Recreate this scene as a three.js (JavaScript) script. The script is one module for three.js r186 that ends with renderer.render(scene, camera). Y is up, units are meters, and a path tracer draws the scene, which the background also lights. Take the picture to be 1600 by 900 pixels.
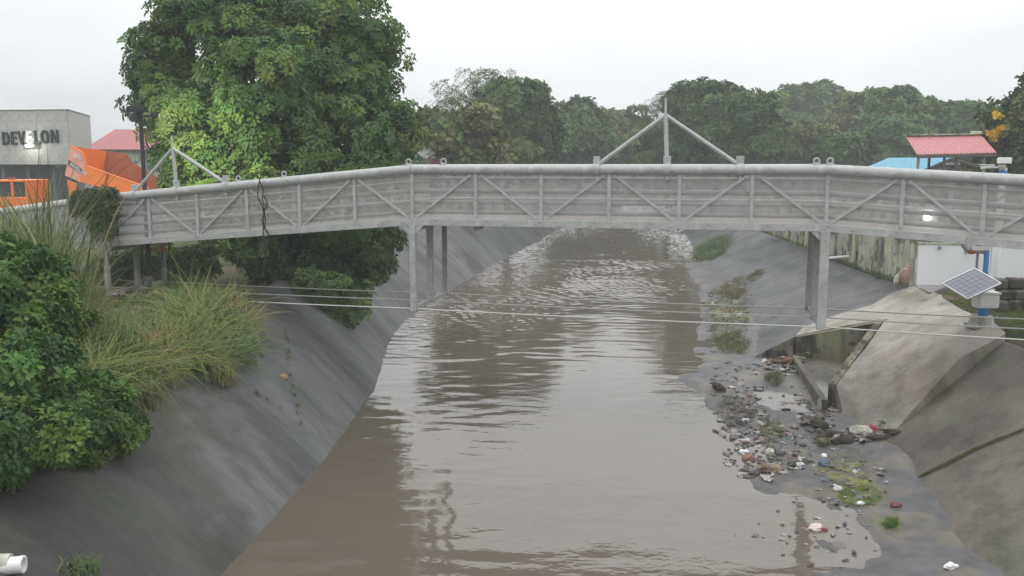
import * as THREE from 'three';
import { mergeGeometries } from 'three/addons/utils/BufferGeometryUtils.js';
import { RoundedBoxGeometry } from 'three/addons/geometries/RoundedBoxGeometry.js';
import { TextGeometry } from 'three/addons/geometries/TextGeometry.js';
import { FontLoader } from 'three/addons/loaders/FontLoader.js';

// ------------------------------------------------------------------ camera, sky, sun, exposure
const EYE = 6.5, PITCH = 8 * Math.PI / 180, FOC = 1400;      // metres above the water; focal length in photo pixels (1600 wide)
const scene = new THREE.Scene();
const camera = new THREE.PerspectiveCamera(2 * Math.atan(450 / FOC) * 180 / Math.PI, 16 / 9, 0.1, 3000);
camera.position.set(0, EYE, 0);
camera.rotation.x = -PITCH;
scene.add(camera);
const renderer = new THREE.WebGLRenderer();
renderer.toneMapping = THREE.LinearToneMapping;
renderer.toneMappingExposure = 1.0;
renderer.shadowMap.enabled = true;

// seeded random numbers and noise
function rng(seed) { let a = seed >>> 0; return () => { a = (a + 0x6D2B79F5) | 0; let t = Math.imul(a ^ (a >>> 15), 1 | a); t = (t + Math.imul(t ^ (t >>> 7), 61 | t)) ^ t; return ((t ^ (t >>> 14)) >>> 0) / 4294967296; }; }
const PERM = (() => { const r = rng(77), p = new Uint8Array(512); const b = [...Array(256).keys()]; for (let i = 255; i > 0; i--) { const j = Math.floor(r() * (i + 1)); [b[i], b[j]] = [b[j], b[i]]; } for (let i = 0; i < 512; i++) p[i] = b[i & 255]; return p; })();
const fadeCurve = t => t * t * (3 - 2 * t);
function noise3(x, y, z, per = 256) {
  const wrap = v => ((v % per) + per) % per;
  const X = Math.floor(x), Y = Math.floor(y), Z = Math.floor(z), u = fadeCurve(x - X), v = fadeCurve(y - Y), w = fadeCurve(z - Z);
  const x0 = wrap(X), x1 = wrap(X + 1), y0 = wrap(Y), y1 = wrap(Y + 1), z0 = Z & 255, z1 = (Z + 1) & 255;
  const h = (a, b, c) => PERM[PERM[PERM[a & 255] + (b & 255)] + c] / 127.5 - 1;
  const l = (a, b, t) => a + (b - a) * t;
  return l(l(l(h(x0, y0, z0), h(x1, y0, z0), u), l(h(x0, y1, z0), h(x1, y1, z0), u), v), l(l(h(x0, y0, z1), h(x1, y0, z1), u), l(h(x0, y1, z1), h(x1, y1, z1), u), v), w);
}
function fbm(x, y, z, oct = 4, per = 256) { let s = 0, a = 0.5; for (let i = 0; i < oct; i++) { s += a * noise3(x, y, z + i * 7.3, per); x *= 2; y *= 2; z *= 2; per *= 2; a *= 0.5; } return s; }
const clamp = (x, a, b) => Math.min(b, Math.max(a, x));
const smooth = (a, b, x) => fadeCurve(clamp((x - a) / (b - a), 0, 1));
const lerp = (a, b, t) => a + (b - a) * t;

// overcast sky
{
  const W = 1024, H = 512, d = new Float32Array(W * H * 4);
  for (let j = 0; j < H; j++) for (let i = 0; i < W; i++) {
    const th = ((j + 0.5) / H - 0.5) * Math.PI, ph = ((i + 0.5) / W - 0.5) * 2 * Math.PI;
    const y = Math.sin(th), x = Math.cos(th) * Math.cos(ph), z = Math.cos(th) * Math.sin(ph);
    const up = Math.max(0, y);
    const q = 1 / (up + 0.22);
    const c = fbm(x * q * 1.4 + 9, z * q * 1.4 + 4, 1.5, 5);
    const c2 = fbm(x * q * 3.1 + 19, z * q * 3.1 + 2, 5.5, 4);
    let L = 0.93 + 1.25 * up + (0.17 * c + 0.06 * c2) * (1 + up);
    // the cloud deck is thinner (brighter) up-river, thicker towards the west side
    L *= 1 - 0.13 * smooth(0.12, 0.6, -x) + 0.03 * smooth(0.6, 1, -z);
    L = Math.max(0.55, L);
    const t = clamp(0.5 + c, 0, 1);
    d.set([L * lerp(0.955, 0.985, t), L * 0.99, L * lerp(1.02, 1.0, t), 1], (j * W + i) * 4);
  }
  const sky = new THREE.DataTexture(d, W, H, THREE.RGBAFormat, THREE.FloatType);
  sky.mapping = THREE.EquirectangularReflectionMapping; sky.magFilter = THREE.LinearFilter; sky.minFilter = THREE.LinearFilter; sky.needsUpdate = true;
  scene.background = sky; scene.environment = sky; scene.environmentIntensity = 1; scene.backgroundIntensity = 1;
}
// the sun behind the overcast: weak and very soft
const sun = new THREE.DirectionalLight(new THREE.Color(1.0, 0.96, 0.9), 0.5);
sun.position.set(-30, 80, -20); sun.target.position.set(0, 0, -30);
sun.castShadow = true; sun.shadow.radius = 40; sun.shadow.mapSize.set(2048, 2048);
Object.assign(sun.shadow.camera, { left: -90, right: 90, top: 90, bottom: -90, near: 1, far: 300 });
scene.add(sun, sun.target);
// the moist air of a grey afternoon
scene.fog = new THREE.FogExp2(new THREE.Color(0.92, 0.95, 0.97), 0.0017);

// ------------------------------------------------------------------ helpers
const V = (x, y, z) => new THREE.Vector3(x, y, z);
const sP = Math.sin(PITCH), cP = Math.cos(PITCH);
function ray(px, py) { const a = (px - 800) / FOC, b = (450 - py) / FOC; return V(a, cP * b - sP, -sP * b - cP); }
const at = (px, py, depth) => ray(px, py).multiplyScalar(depth).add(V(0, EYE, 0));           // point on a photo ray at a depth
const atY = (px, py, y) => { const r = ray(px, py); return r.multiplyScalar((y - EYE) / r.y).add(V(0, EYE, 0)); };   // where it meets a height
const used = new Map();
function numbered(name) { const n = used.get(name) ?? 0; used.set(name, n + 1); return n ? `${name}_${String(n).padStart(3, '0')}` : name; }
function tag(o, label, category, group, kind) { o.userData.label = label; o.userData.category = category; if (group) o.userData.group = group; if (kind) o.userData.kind = kind; return o; }
function thing(name, label, category, pos = [0, 0, 0], turn = 0, group) {
  const o = new THREE.Group(); o.name = numbered(name); o.position.set(...pos); o.rotation.y = turn; scene.add(o); return tag(o, label, category, group);
}
function mesh(name, geo, mat, parent = scene) {
  if (Array.isArray(geo)) geo = merge(geo);
  const m = new THREE.Mesh(geo, mat); m.name = parent === scene ? numbered(name) : name; m.castShadow = m.receiveShadow = true; parent.add(m); return m;
}
function structure(name, geo, mat) { const m = mesh(name, geo, mat); m.userData.kind = 'structure'; return m; }
function merge(list) {
  return mergeGeometries(list.map(g => { const h = g.index ? g.toNonIndexed() : g.clone(); for (const k of Object.keys(h.attributes)) if (!['position', 'normal', 'uv'].includes(k)) h.deleteAttribute(k); if (!h.attributes.uv) h.setAttribute('uv', new THREE.BufferAttribute(new Float32Array(h.attributes.position.count * 2), 2)); return h; }));
}
function boxUV(g) {       // uv in metres from the two axes that a face spreads along
  g = g.index ? g.toNonIndexed() : g; const p = g.attributes.position, n = g.attributes.normal, uv = new Float32Array(p.count * 2);
  for (let i = 0; i < p.count; i++) { const a = Math.abs(n.getX(i)), b = Math.abs(n.getY(i)), c = Math.abs(n.getZ(i)); const x = p.getX(i), y = p.getY(i), z = p.getZ(i);
    const q = b >= a && b >= c ? [x, z] : a >= c ? [z, y] : [x, y]; uv[2 * i] = q[0]; uv[2 * i + 1] = q[1]; }
  g.setAttribute('uv', new THREE.BufferAttribute(uv, 2)); return g;
}
const UPV = V(0, 1, 0);
function rod(a, b, r, seg = 10, r2 = r) {                           // round bar from a to b
  const d = b.clone().sub(a), g = new THREE.CylinderGeometry(r2, r, d.length(), seg, 1);
  g.applyQuaternion(new THREE.Quaternion().setFromUnitVectors(UPV, d.clone().normalize())); g.translate(...a.clone().add(b).multiplyScalar(0.5).toArray()); return boxUV(g);
}
function beam(a, b, w, h, side = null, bev = 0.006) {              // square bar from a to b: h upright, w sideways
  const d = b.clone().sub(a), L = d.length(), g = new RoundedBoxGeometry(w, h, L, 1, Math.min(bev, w / 3, h / 3));
  const z = d.normalize(); let x = side ? side.clone() : V(0, 1, 0).cross(z); if (x.lengthSq() < 1e-6) x = V(1, 0, 0); x.normalize(); const y = z.clone().cross(x).normalize(); x = y.clone().cross(z);
  g.applyMatrix4(new THREE.Matrix4().makeBasis(x, y, z)); g.translate(...a.clone().add(b).multiplyScalar(0.5).toArray()); return boxUV(g);
}
function box(w, h, d, x = 0, y = 0, z = 0, r = 0.01) { const g = r ? new RoundedBoxGeometry(w, h, d, 1, Math.min(r, w / 3, h / 3, d / 3)) : new THREE.BoxGeometry(w, h, d); g.translate(x, y, z); return boxUV(g); }
function tube(pts, r, seg = 24, rad = 6) { return new THREE.TubeGeometry(new THREE.CatmullRomCurve3(pts), seg, r, rad, false); }
function prism(pts, depth, bevel = 0) { const s = new THREE.Shape(pts.map(p => new THREE.Vector2(p[0], p[1]))); return boxUV(new THREE.ExtrudeGeometry(s, { depth, bevelEnabled: bevel > 0, bevelSize: bevel, bevelThickness: bevel, bevelSegments: 1 })); }
// a curved slab lofted through rows of points; the edge is turned down by `skirt`
function slab(rows, nu, nv, skirt, rough = 0.02, seed = 0) {
  const resample = (r, n) => { const c = r.length - 1, o = []; for (let i = 0; i <= n; i++) { const t = i / n * c, k = Math.min(c - 1, Math.floor(t)); o.push(r[k].clone().lerp(r[k + 1], t - k)); } return o; };
  const R = rows.map(r => resample(r, nu)), pos = [], uv = [], idx = [], cols = nu + 1;
  for (let j = 0; j <= nv; j++) { const t = j / nv * (R.length - 1), k = Math.min(R.length - 2, Math.floor(t));
    for (let i = 0; i <= nu; i++) { const p = R[k][i].clone().lerp(R[k + 1][i], t - k); p.y += rough * 2 * fbm(p.x * 0.55 + seed, p.z * 0.55, seed * 3.1, 4); pos.push(p); } }
  const P = pos.map(p => p.toArray()), nTop = P.length, ring = [];
  for (let i = 0; i < nu; i++) ring.push(i); for (let j = 0; j < nv; j++) ring.push(j * cols + nu); for (let i = nu; i > 0; i--) ring.push(nv * cols + i); for (let j = nv; j > 0; j--) ring.push(j * cols);
  for (let j = 0; j < nv; j++) for (let i = 0; i < nu; i++) { const a = j * cols + i; idx.push(a, a + 1, a + cols, a + 1, a + cols + 1, a + cols); }
  const a = pos[0], b = pos[nu], c = pos[nv * cols]; const flip = b.clone().sub(a).cross(c.clone().sub(a)).y < 0;
  for (const k of ring) P.push(P[k].slice()); for (const k of ring) P.push([P[k][0], P[k][1] - skirt, P[k][2]]);
  const n = ring.length; for (let k = 0; k < n; k++) { const t0 = nTop + k, t1 = nTop + (k + 1) % n; idx.push(t0, t0 + n, t1, t1, t0 + n, t1 + n); }
  if (flip) for (let k = 0; k < idx.length; k += 3) [idx[k], idx[k + 1]] = [idx[k + 1], idx[k]];
  for (const p of P) uv.push(p[0] * 1 + p[1] * 0.5, p[2]);
  const g = new THREE.BufferGeometry(); g.setAttribute('position', new THREE.Float32BufferAttribute(P.flat(), 3)); g.setAttribute('uv', new THREE.Float32BufferAttribute(uv, 2)); g.setIndex(idx); g.computeVertexNormals(); return g;
}

// ------------------------------------------------------------------ textures
function dataTex(N, f, srgb = false, repeat = 1) {
  const d = new Uint8Array(N * N * 4);
  for (let j = 0; j < N; j++) for (let i = 0; i < N; i++) { const c = f(i / N, j / N); const o = (j * N + i) * 4; if (typeof c === 'number') d.fill(clamp(c, 0, 1) * 255, o, o + 3); else for (let k = 0; k < 3; k++) d[o + k] = clamp(c[k], 0, 1) * 255; d[o + 3] = 255; }
  const t = new THREE.DataTexture(d, N, N); t.wrapS = t.wrapT = THREE.RepeatWrapping; t.magFilter = t.minFilter = THREE.LinearFilter; if (srgb) t.colorSpace = THREE.SRGBColorSpace; t.repeat.set(repeat, repeat); t.needsUpdate = true; return t;
}
const tn = (u, v, f, seed, o = 4) => fbm(u * f, v * f, seed + 0.5, o, f);   // tiling noise
// weathered concrete: blotches, run-off streaks, pores, moss-tinted patches
const concreteTex = dataTex(1024, (u, v) => {
  const big = tn(u, v, 5, 3, 5), mid = tn(u, v, 17, 8, 4), fine = tn(u, v, 120, 14, 2), streak = fbm(u * 6, v * 44, 22.5, 4, 44);
  const patch = smooth(0.08, 0.3, tn(u, v, 8, 31, 5));
  let L = 0.83 + 0.22 * big + 0.13 * mid + 0.10 * fine + 0.055 * streak - 0.10 * patch;
  const moss = smooth(0.14, 0.34, tn(u, v, 7, 47, 5)) * 0.5, warm = smooth(0, 0.4, tn(u, v, 4, 53, 4));
  return [L * (1 + 0.025 * warm - 0.07 * moss), L * (0.99 + 0.01 * moss), L * (0.975 - 0.035 * warm - 0.11 * moss)];
}, true, 1 / 7);
const concreteBump = dataTex(512, (u, v) => 0.5 + 0.3 * tn(u, v, 24, 5, 5) + 0.25 * tn(u, v, 90, 6, 2), false, 1 / 3);
const steelTex = dataTex(512, (u, v) => { const a = tn(u, v, 9, 61, 5), b = smooth(0.2, 0.4, tn(u, v, 22, 64, 4)), f = tn(u, v, 100, 66, 2); const L = 0.93 + 0.14 * a + 0.05 * f - 0.12 * b; return [L, L * (0.995 - 0.03 * b), L * (0.99 - 0.07 * b)]; }, true, 1 / 1.3);
const wallTex = dataTex(1024, (u, v) => { const run = fbm(u * 26, v * 3, 71.5, 5, 26), blot = tn(u, v, 6, 73, 5), flake = smooth(0.12, 0.2, tn(u, v, 11, 78, 5)), f = tn(u, v, 90, 79, 2); let L = 0.78 + 0.36 * run + 0.3 * blot + 0.1 * f - 0.25 * flake; const g = smooth(0, 0.3, blot); return [L * (1 - 0.05 * g), L, L * (0.95 - 0.12 * g)]; }, true, 1 / 4);
const groundTex = dataTex(1024, (u, v) => { const a = tn(u, v, 6, 81, 5), b = tn(u, v, 60, 84, 3), e = smooth(0.05, 0.25, tn(u, v, 9, 88, 5)); const L = 0.75 + 0.3 * a + 0.3 * b; return [L * lerp(0.62, 0.95, e), L * lerp(0.74, 0.84, e), L * lerp(0.38, 0.66, e)]; }, true, 1 / 6);
const rippleTex = dataTex(512, (u, v) => 0.5 + 0.42 * fbm(u * 10, v * 22, 91.5, 3, 22) + 0.16 * fbm(u * 30, v * 50, 93.5, 2, 50), false, 1 / 3.2);
const meshAlpha = dataTex(64, (u, v) => { const s = 2; const a = Math.abs(((u + v) * s) % 1 - 0.5) * 2, b = Math.abs(((u - v + 4) * s) % 1 - 0.5) * 2; return Math.max(a, b) > 0.72 ? 1 : 0; }, false, 1 / 0.08);
const leafTex = null;

const std = (rgb, o = {}) => { const m = new THREE.MeshStandardMaterial({ roughness: 0.85, ...o }); m.color.setRGB(...rgb); return m; };
const phys = (rgb, o = {}) => { const m = new THREE.MeshPhysicalMaterial({ roughness: 0.85, ...o }); m.color.setRGB(...rgb); return m; };
const M = {
  bankGrey: std([0.160, 0.166, 0.172], { map: concreteTex, bumpMap: concreteBump, bumpScale: 0.012, roughness: 0.8 }),
  bankPale: std([0.42, 0.39, 0.355], { map: concreteTex, bumpMap: concreteBump, bumpScale: 0.012, roughness: 0.9 }),
  bankDim: std([0.205, 0.187, 0.163], { map: concreteTex, bumpMap: concreteBump, bumpScale: 0.014, roughness: 0.9 }),
  drainWall: std([0.30, 0.27, 0.23], { map: wallTex, bumpMap: concreteBump, bumpScale: 0.012, roughness: 0.9 }),
  drainFloor: std([0.22, 0.21, 0.2], { map: concreteTex, roughness: 0.22 }),
  steel: std([0.47, 0.485, 0.48], { map: steelTex, roughness: 0.5 }),
  steelDark: std([0.30, 0.31, 0.31], { map: steelTex, roughness: 0.6 }),
  meshWire: std([0.47, 0.465, 0.455], { map: steelTex, alphaMap: meshAlpha, alphaTest: 0.5, side: THREE.DoubleSide, roughness: 0.6 }),
  deck: std([0.30, 0.27, 0.25], { map: steelTex, roughness: 0.8 }),
  plate: std([0.36, 0.375, 0.385], { map: steelTex, roughness: 0.6 }),
  cable: std([0.55, 0.55, 0.54], { roughness: 0.5 }),
  darkWire: std([0.03, 0.03, 0.03]),
  ground: std([0.20, 0.20, 0.16], { map: groundTex, roughness: 1 }),
  track: std([0.33, 0.32, 0.31], { map: concreteTex, bumpMap: concreteBump, bumpScale: 0.01, roughness: 0.85 }),
  mud: std([1, 1, 1], { vertexColors: true, bumpMap: concreteBump, bumpScale: 0.03, roughness: 0.5 }),
  bark: std([0.15, 0.125, 0.10], { map: wallTex, roughness: 1 }),
  cladding: std([0.50, 0.51, 0.49], { map: steelTex, roughness: 0.55 }),
  claddingSide: std([0.50, 0.51, 0.49], { map: steelTex, roughness: 0.6 }),
  glassDark: std([0.05, 0.055, 0.06], { roughness: 0.12 }),
  windowFrame: std([0.14, 0.145, 0.15], { roughness: 0.5 }),
  letter: std([0.02, 0.025, 0.025], { roughness: 0.4 }),
  white: std([0.78, 0.78, 0.78], { roughness: 0.5 }),
  dirtyWhite: std([0.66, 0.66, 0.63], { map: wallTex, roughness: 0.8 }),
  paintWall: std([0.74, 0.75, 0.76], { roughness: 0.8 }),
  oldWall: std([0.54, 0.53, 0.50], { map: wallTex, bumpMap: concreteBump, bumpScale: 0.03, roughness: 0.95 }),
  redRoof: std([0.42, 0.13, 0.135], { map: steelTex, roughness: 0.6 }),
  kioskRoof: std([0.52, 0.20, 0.205], { map: steelTex, roughness: 0.55 }),
  blueRoof: std([0.13, 0.38, 0.52], { map: steelTex, roughness: 0.55 }),
  greyRoof: std([0.34, 0.34, 0.33], { map: steelTex, roughness: 0.7 }),
  beigeWall: std([0.40, 0.37, 0.34], { map: wallTex }),
  darkWood: std([0.10, 0.085, 0.08]),
  blue: std([0.045, 0.22, 0.50], { roughness: 0.5 }),
  orange: std([0.90, 0.21, 0.025], { roughness: 0.45 }),
  orangeWornShade: std([0.40, 0.115, 0.035], { map: steelTex, roughness: 0.8 }),  // dark orange: shade inside the tipper painted in; doubles as worn, rusty parts
  salmon: std([0.88, 0.42, 0.31], { map: steelTex, roughness: 0.5 }),
  rubber: std([0.03, 0.03, 0.03]),
  lampBlack: std([0.025, 0.027, 0.03], { roughness: 0.6 }),
  solar: phys([0.08, 0.085, 0.125], { roughness: 0.2, clearcoat: 1, clearcoatRoughness: 0.05 }),
  alu: std([0.62, 0.62, 0.63], { roughness: 0.4, metalness: 0.4 }),
};
const leafMat = (rgb, tr = 0.3) => phys(rgb, { roughness: 0.62, transmission: tr, thickness: 0, side: THREE.DoubleSide, specularIntensity: 0.35 });

// ------------------------------------------------------------------ the channel in plan: stations along the river [z, left toe, right toe, right crest]
const ST = [[60, -4.8, 7.0, 10.6], [0, -4.8, 7.0, 10.6], [-13, -4.65, 7.2, 10.8], [-17.6, -4.22, 7.9, 11.3], [-20, -4.08, 8.3, 11.6], [-25, -3.98, 8.6, 12.4], [-29, -4.25, 8.2, 13.3], [-33, -4.6, 8.9, 13.8], [-37, -4.4, 9.5, 14.2], [-45, -3.25, 10.7, 15.2], [-54, -1.7, 12.0, 16.9], [-70, 1.3, 14.2, 19.3], [-86, 4.3, 16.3, 21.6], [-110, 9.5, 21, 26.5], [-140, 17, 28, 33]];
function station(z) { let k = 0; while (k < ST.length - 2 && z < ST[k + 1][0]) k++; const a = ST[k], b = ST[k + 1], t = clamp((a[0] - z) / (a[0] - b[0]), 0, 1); return [1, 2, 3].map(i => lerp(a[i], b[i], t)); }
const LTOP = 2.5, LFAR = 3.3, RTOP = 2.4, LT = z => lerp(LTOP, LFAR, smooth(-32, -44, z)), LR = z => LT(z) / 0.8;
function leftY(x, z) { const [l] = station(z), d = (l - x) / LR(z); return d < 0 ? -0.6 : Math.min(LT(z), LT(z) * (d + 0.10 * Math.sin(Math.PI * clamp(d, 0, 1)))); }
function rightY(x, z) { const [, t, c] = station(z), d = (x - t) / (c - t); return clamp(d, 0, 1) * RTOP; }
const stripZ = (() => { const z = []; let s = 30; while (s > -140) { z.push(s); s -= s > 0 ? 6 : s > -40 ? 0.5 : 1.5; } z.push(-140); return z; })();

// ground: one sheet to the horizon, with the channel cut into it
{
  const zs = [900, 200, ...stripZ, -200, -400, -900, -1600], rowsX = z => { const [l, rt, rc] = station(z); const e = 0.35;
    const lb = [[l - LR(z) - 0.3, LT(z) - 0.06], [l - LR(z) + 0.5, LT(z) - 1.1], [l - 1, -0.5], [l, -1]], rb = [[rt, -1], [rt + 1, -0.9], [rc - 0.6, 0.6], [rc + 0.05, RTOP - 0.06]];
    const far = z < -140; const L = [[-1600, LT(z)], [-400, LT(z)], [-120, LT(z)], [-60, LT(z)], [-30, LT(z)], [-18, LT(z) - 0.02], [-13, LT(z) - 0.04], ...lb], R = [...rb, [rc + 3, RTOP - 0.02], [rc + 8, RTOP], [40, RTOP], [70, RTOP], [140, RTOP], [400, RTOP], [1600, RTOP]];
    const all = [...L, ...R].map(([x, y]) => [x, far ? 2.4 : y]); all.sort((a, b) => a[0] - b[0]); return all; };
  const P = [], uv = [], idx = []; let n = 0;
  zs.forEach((z, j) => { const r = rowsX(z); n = r.length; for (const [x, y] of r) { const open = Math.abs(x) < 200 && y > 2.3 ? 0.05 * fbm(x * 0.4, z * 0.4, 3) : 0; P.push(x, y + open - 0.03, z); uv.push(x, z); } });
  for (let j = 0; j < zs.length - 1; j++) for (let i = 0; i < n - 1; i++) { const a = j * n + i; idx.push(a, a + 1, a + n, a + 1, a + n + 1, a + n); }
  const g = new THREE.BufferGeometry(); g.setAttribute('position', new THREE.Float32BufferAttribute(P, 3)); g.setAttribute('uv', new THREE.Float32BufferAttribute(uv, 2)); g.setIndex(idx); g.computeVertexNormals();
  structure('ground', g, M.ground);
}
// water: muddy, rippled by the current
function waveH(x, z) {
  const zr = lerp(-27, -33.5, smooth(0.5, 3, x)); const rough = 0.16 - 0.08 * smooth(-22, -16, z) + 0.32 * smooth(zr, zr - 3, z) + 0.1 * smooth(zr - 4, zr - 14, z) + 0.5 * smooth(1.2, -2.0, x) * smooth(-30, -20, z) * smooth(-4.6, -3.2, x) + 0.25 * smooth(0.1, 0.4, fbm(x * 0.16, z * 0.1, 41, 3)) + 0.3 * smooth(0.05, 0.35, fbm(x * 0.5 + 40, z * 0.3, 13, 3));
  let h = 0; const wx = x + 0.5 * fbm(x * 0.5, z * 0.5, 2, 2), wz = z + 0.6 * fbm(x * 0.4, z * 0.4, 9, 2);
  const W = [[0.9, 2.2, 0.0030], [0.25, 3.6, 0.0026], [-0.7, 4.9, 0.0022], [1.9, 6.4, 0.0018], [-1.4, 8.2, 0.0013], [0.5, 10.5, 0.0011], [3.1, 7.1, 0.0010], [-2.6, 12.4, 0.0008]];
  W.forEach(([kx, kz, a], i) => { h += a * Math.sin(kx * wx + kz * wz + i * 1.9 + 2.5 * noise3(x * 0.7 + i * 5, z * 0.7, i)); });
  const far = smooth(zr - 2, zr - 13, z) * (1 + smooth(-58, -85, z));
  if (far > 0) { const F = [[3, 12.5, 0.012], [-5, 15.5, 0.010], [7.5, 10.5, 0.010], [-9, 18, 0.008], [10.5, 14, 0.008]]; F.forEach(([kx, kz, a], i) => { h += far * 0.34 * a * (1 + 1.2 * noise3(x * 0.5, z * 0.35, 50 + i)) * Math.sin(kx * wx + kz * wz + i * 2.3 + 4 * noise3(x * 0.9 + i * 3, z * 0.9, 30 + i)); }); }
  return h * rough * 2.2 + 0.004 * rough * fbm(x * 1.3, z * 2.4, 21, 4);
}
{
  const zs = []; let s = 12; while (s > -142) { zs.push(s); s -= s > -9 ? 3 : s > -24 ? 0.075 : s > -34 ? 0.1 : s > -60 ? 0.085 : s > -112 ? 0.16 : 0.5; }
  const nx = 190, P = [], uv = [], idx = [];
  for (const z of zs) { const [l, , c] = station(z), x0 = l - 1.6, x1 = c - 0.6; for (let i = 0; i <= nx; i++) { const x = lerp(x0, x1, i / nx); P.push(x, waveH(x, z), z); uv.push(x, z); } }
  for (let j = 0; j < zs.length - 1; j++) for (let i = 0; i < nx; i++) { const a = j * (nx + 1) + i; idx.push(a, a + 1, a + nx + 1, a + 1, a + nx + 2, a + nx + 1); }
  const g = new THREE.BufferGeometry(); g.setAttribute('position', new THREE.Float32BufferAttribute(P, 3)); g.setAttribute('uv', new THREE.Float32BufferAttribute(uv, 2)); g.setIndex(idx); g.computeVertexNormals();
  const w = phys([0.120, 0.101, 0.082], { roughness: 0.05, ior: 1.5, bumpMap: rippleTex, bumpScale: 0.006 });
  structure('water', g, w);
}
// the sloping concrete banks
const rowL = (z, run = 1) => { const [l] = station(z), o = []; for (let i = 0; i <= 12; i++) { const d = lerp(-0.2, 1, i / 12); const w = 0.10 * fbm(z * 0.22, 3, 5, 3) * (1 - d); const x = l - d * LR(z) + w; o.push(V(x, d < 0 ? d * LT(z) : LT(z) * (d + 0.10 * Math.sin(Math.PI * d)), z)); } o.push(V(l - LR(z) - 0.5, LT(z) + 0.015, z)); return o; };
const span = (a, b, s) => { const o = []; for (let z = a; z > b; z -= s) o.push(z); o.push(b); return o; };
{ // algae and silt stains with ragged outlines; thickening towards the viewpoint paints in foreground shade
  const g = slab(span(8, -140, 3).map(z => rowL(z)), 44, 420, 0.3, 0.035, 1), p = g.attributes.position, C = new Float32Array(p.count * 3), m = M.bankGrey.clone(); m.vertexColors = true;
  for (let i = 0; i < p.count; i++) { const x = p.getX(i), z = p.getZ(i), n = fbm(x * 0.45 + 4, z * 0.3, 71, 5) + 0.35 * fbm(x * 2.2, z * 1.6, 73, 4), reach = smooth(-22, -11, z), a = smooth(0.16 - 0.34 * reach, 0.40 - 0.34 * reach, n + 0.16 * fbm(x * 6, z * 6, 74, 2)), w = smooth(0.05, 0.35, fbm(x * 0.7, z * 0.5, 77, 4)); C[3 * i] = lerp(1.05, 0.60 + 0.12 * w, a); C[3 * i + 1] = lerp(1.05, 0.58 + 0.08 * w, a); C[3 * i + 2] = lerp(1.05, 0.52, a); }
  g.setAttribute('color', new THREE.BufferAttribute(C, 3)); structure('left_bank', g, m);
}
const rowR = z => { const [, t, c] = station(z), o = []; for (let i = 0; i <= 10; i++) { const d = lerp(-0.18, 1, i / 10); o.push(V(lerp(t, c, d), d * RTOP, z)); } o.push(V(c + 0.4, RTOP + 0.012, z)); return o; };
const P2 = V(8.5, 0.72, -22.9), P1 = V(11.6, 1.72, -27.1), C1 = V(13.3, RTOP + 0.01, -27.6);
// bank beyond the drain mouth
{
  const r0 = [V(7.9, -0.15, -29.4), V(8.6, 0.5, -28.6), V(9.1, 0.98, -28.25), V(10.4, 1.38, -27.65), P1.clone(), V(12.5, 2.08, -27.35), C1.clone()];
  const rr = z => { const [, t, c] = station(z); return [-0.12, 0.17, 0.36, 0.55, 0.74, 0.9, 1].map(d => V(lerp(t, c, d), d * RTOP + (d === 1 ? 0.01 : 0), z)); };
  const up2 = (p, y = 0.025) => p.clone().add(V(0, y, 0)), r31 = rr(-31); structure('apron', slab([r0.slice(2).map(p => up2(p)), r0.slice(2).map((p, i) => up2(p.clone().lerp(r31[i + 2], 0.62 + 0.1 * (i % 2)), 0.022))], 22, 12, 0.1, 0.03, 2), M.bankPale);
  structure('right_bank', slab([r0, rr(-31), ...span(-34, -140, 3.5).map(rr)], 30, 220, 0.6, 0.03, 2), M.bankGrey);
}
// two slabs of the near bank, with an open joint between them
{
  const j0 = [V(7.75, -0.3, -17.3), V(8.3, 0.18, -17.5), V(9.3, 0.9, -17.2), V(10.4, 1.75, -16.5), V(11.5, RTOP + 0.01, -15.9), V(12.2, RTOP + 0.02, -15.6)];
  structure('near_bank_slab', slab([rowR(8), rowR(0), rowR(-8), rowR(-12), rowR(-14), j0.map(p => p.clone().add(V(0, -0.02, 0.03)))], 28, 60, 0.5, 0.045, 3), M.bankDim);
  const top = [V(7.95, -0.3, -19.6), V(8.35, -0.05, -20.1), V(9.2, 0.56, -21.0), V(10.3, 1.30, -21.4), V(11.5, RTOP - 0.16, -21.5), V(12.2, RTOP - 0.08, -21.2)];
  structure('near_bank_slab_upper', slab([j0.map(p => p.clone().add(V(0, 0.01, -0.015))), top], 26, 26, 0.5, 0.035, 4), M.bankDim);
}
// the raised wing slab beside the drain
structure('wing_slab', slab([
  [V(8.62, 0.16, -19.95), V(9.4, 0.98, -20.15), V(10.4, 1.95, -20.45), V(11.65, 2.50, -20.75), V(12.1, 2.5, -22.2)],
  [V(8.52, 0.20, -21.0), V(9.6, 1.12, -21.6), V(10.7, 1.95, -22.2), V(11.85, 2.48, -22.7), V(12.3, 2.49, -24.0)],
  [V(8.42, 0.16, -22.1), V(9.4, 1.02, -22.9), V(10.6, 1.7, -24), V(11.9, 2.3, -25.2), V(12.9, 2.46, -26.5)],
  [P2.clone(), V(9.27, 1.0, -23.95), V(10.05, 1.24, -25), P1.clone().add(V(-0.25, 0, 0.2)), C1.clone().add(V(0, 0.03, 0.1))]], 26, 26, 0.9, 0.018, 6), M.bankPale);
// track and verge at the top of the right bank
structure('track', slab(span(-28, -100, 4).map(z => { const [, , c] = station(z); const e = z > -31 ? lerp(0.2, 1.2, clamp((-28 - z) / 3, 0, 1)) : 3; return [V(c + 0.1, RTOP + 0.03, z), V(c + e, RTOP + 0.035, z)]; }), 6, 60, 0.12, 0.008, 7), M.track);

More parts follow.
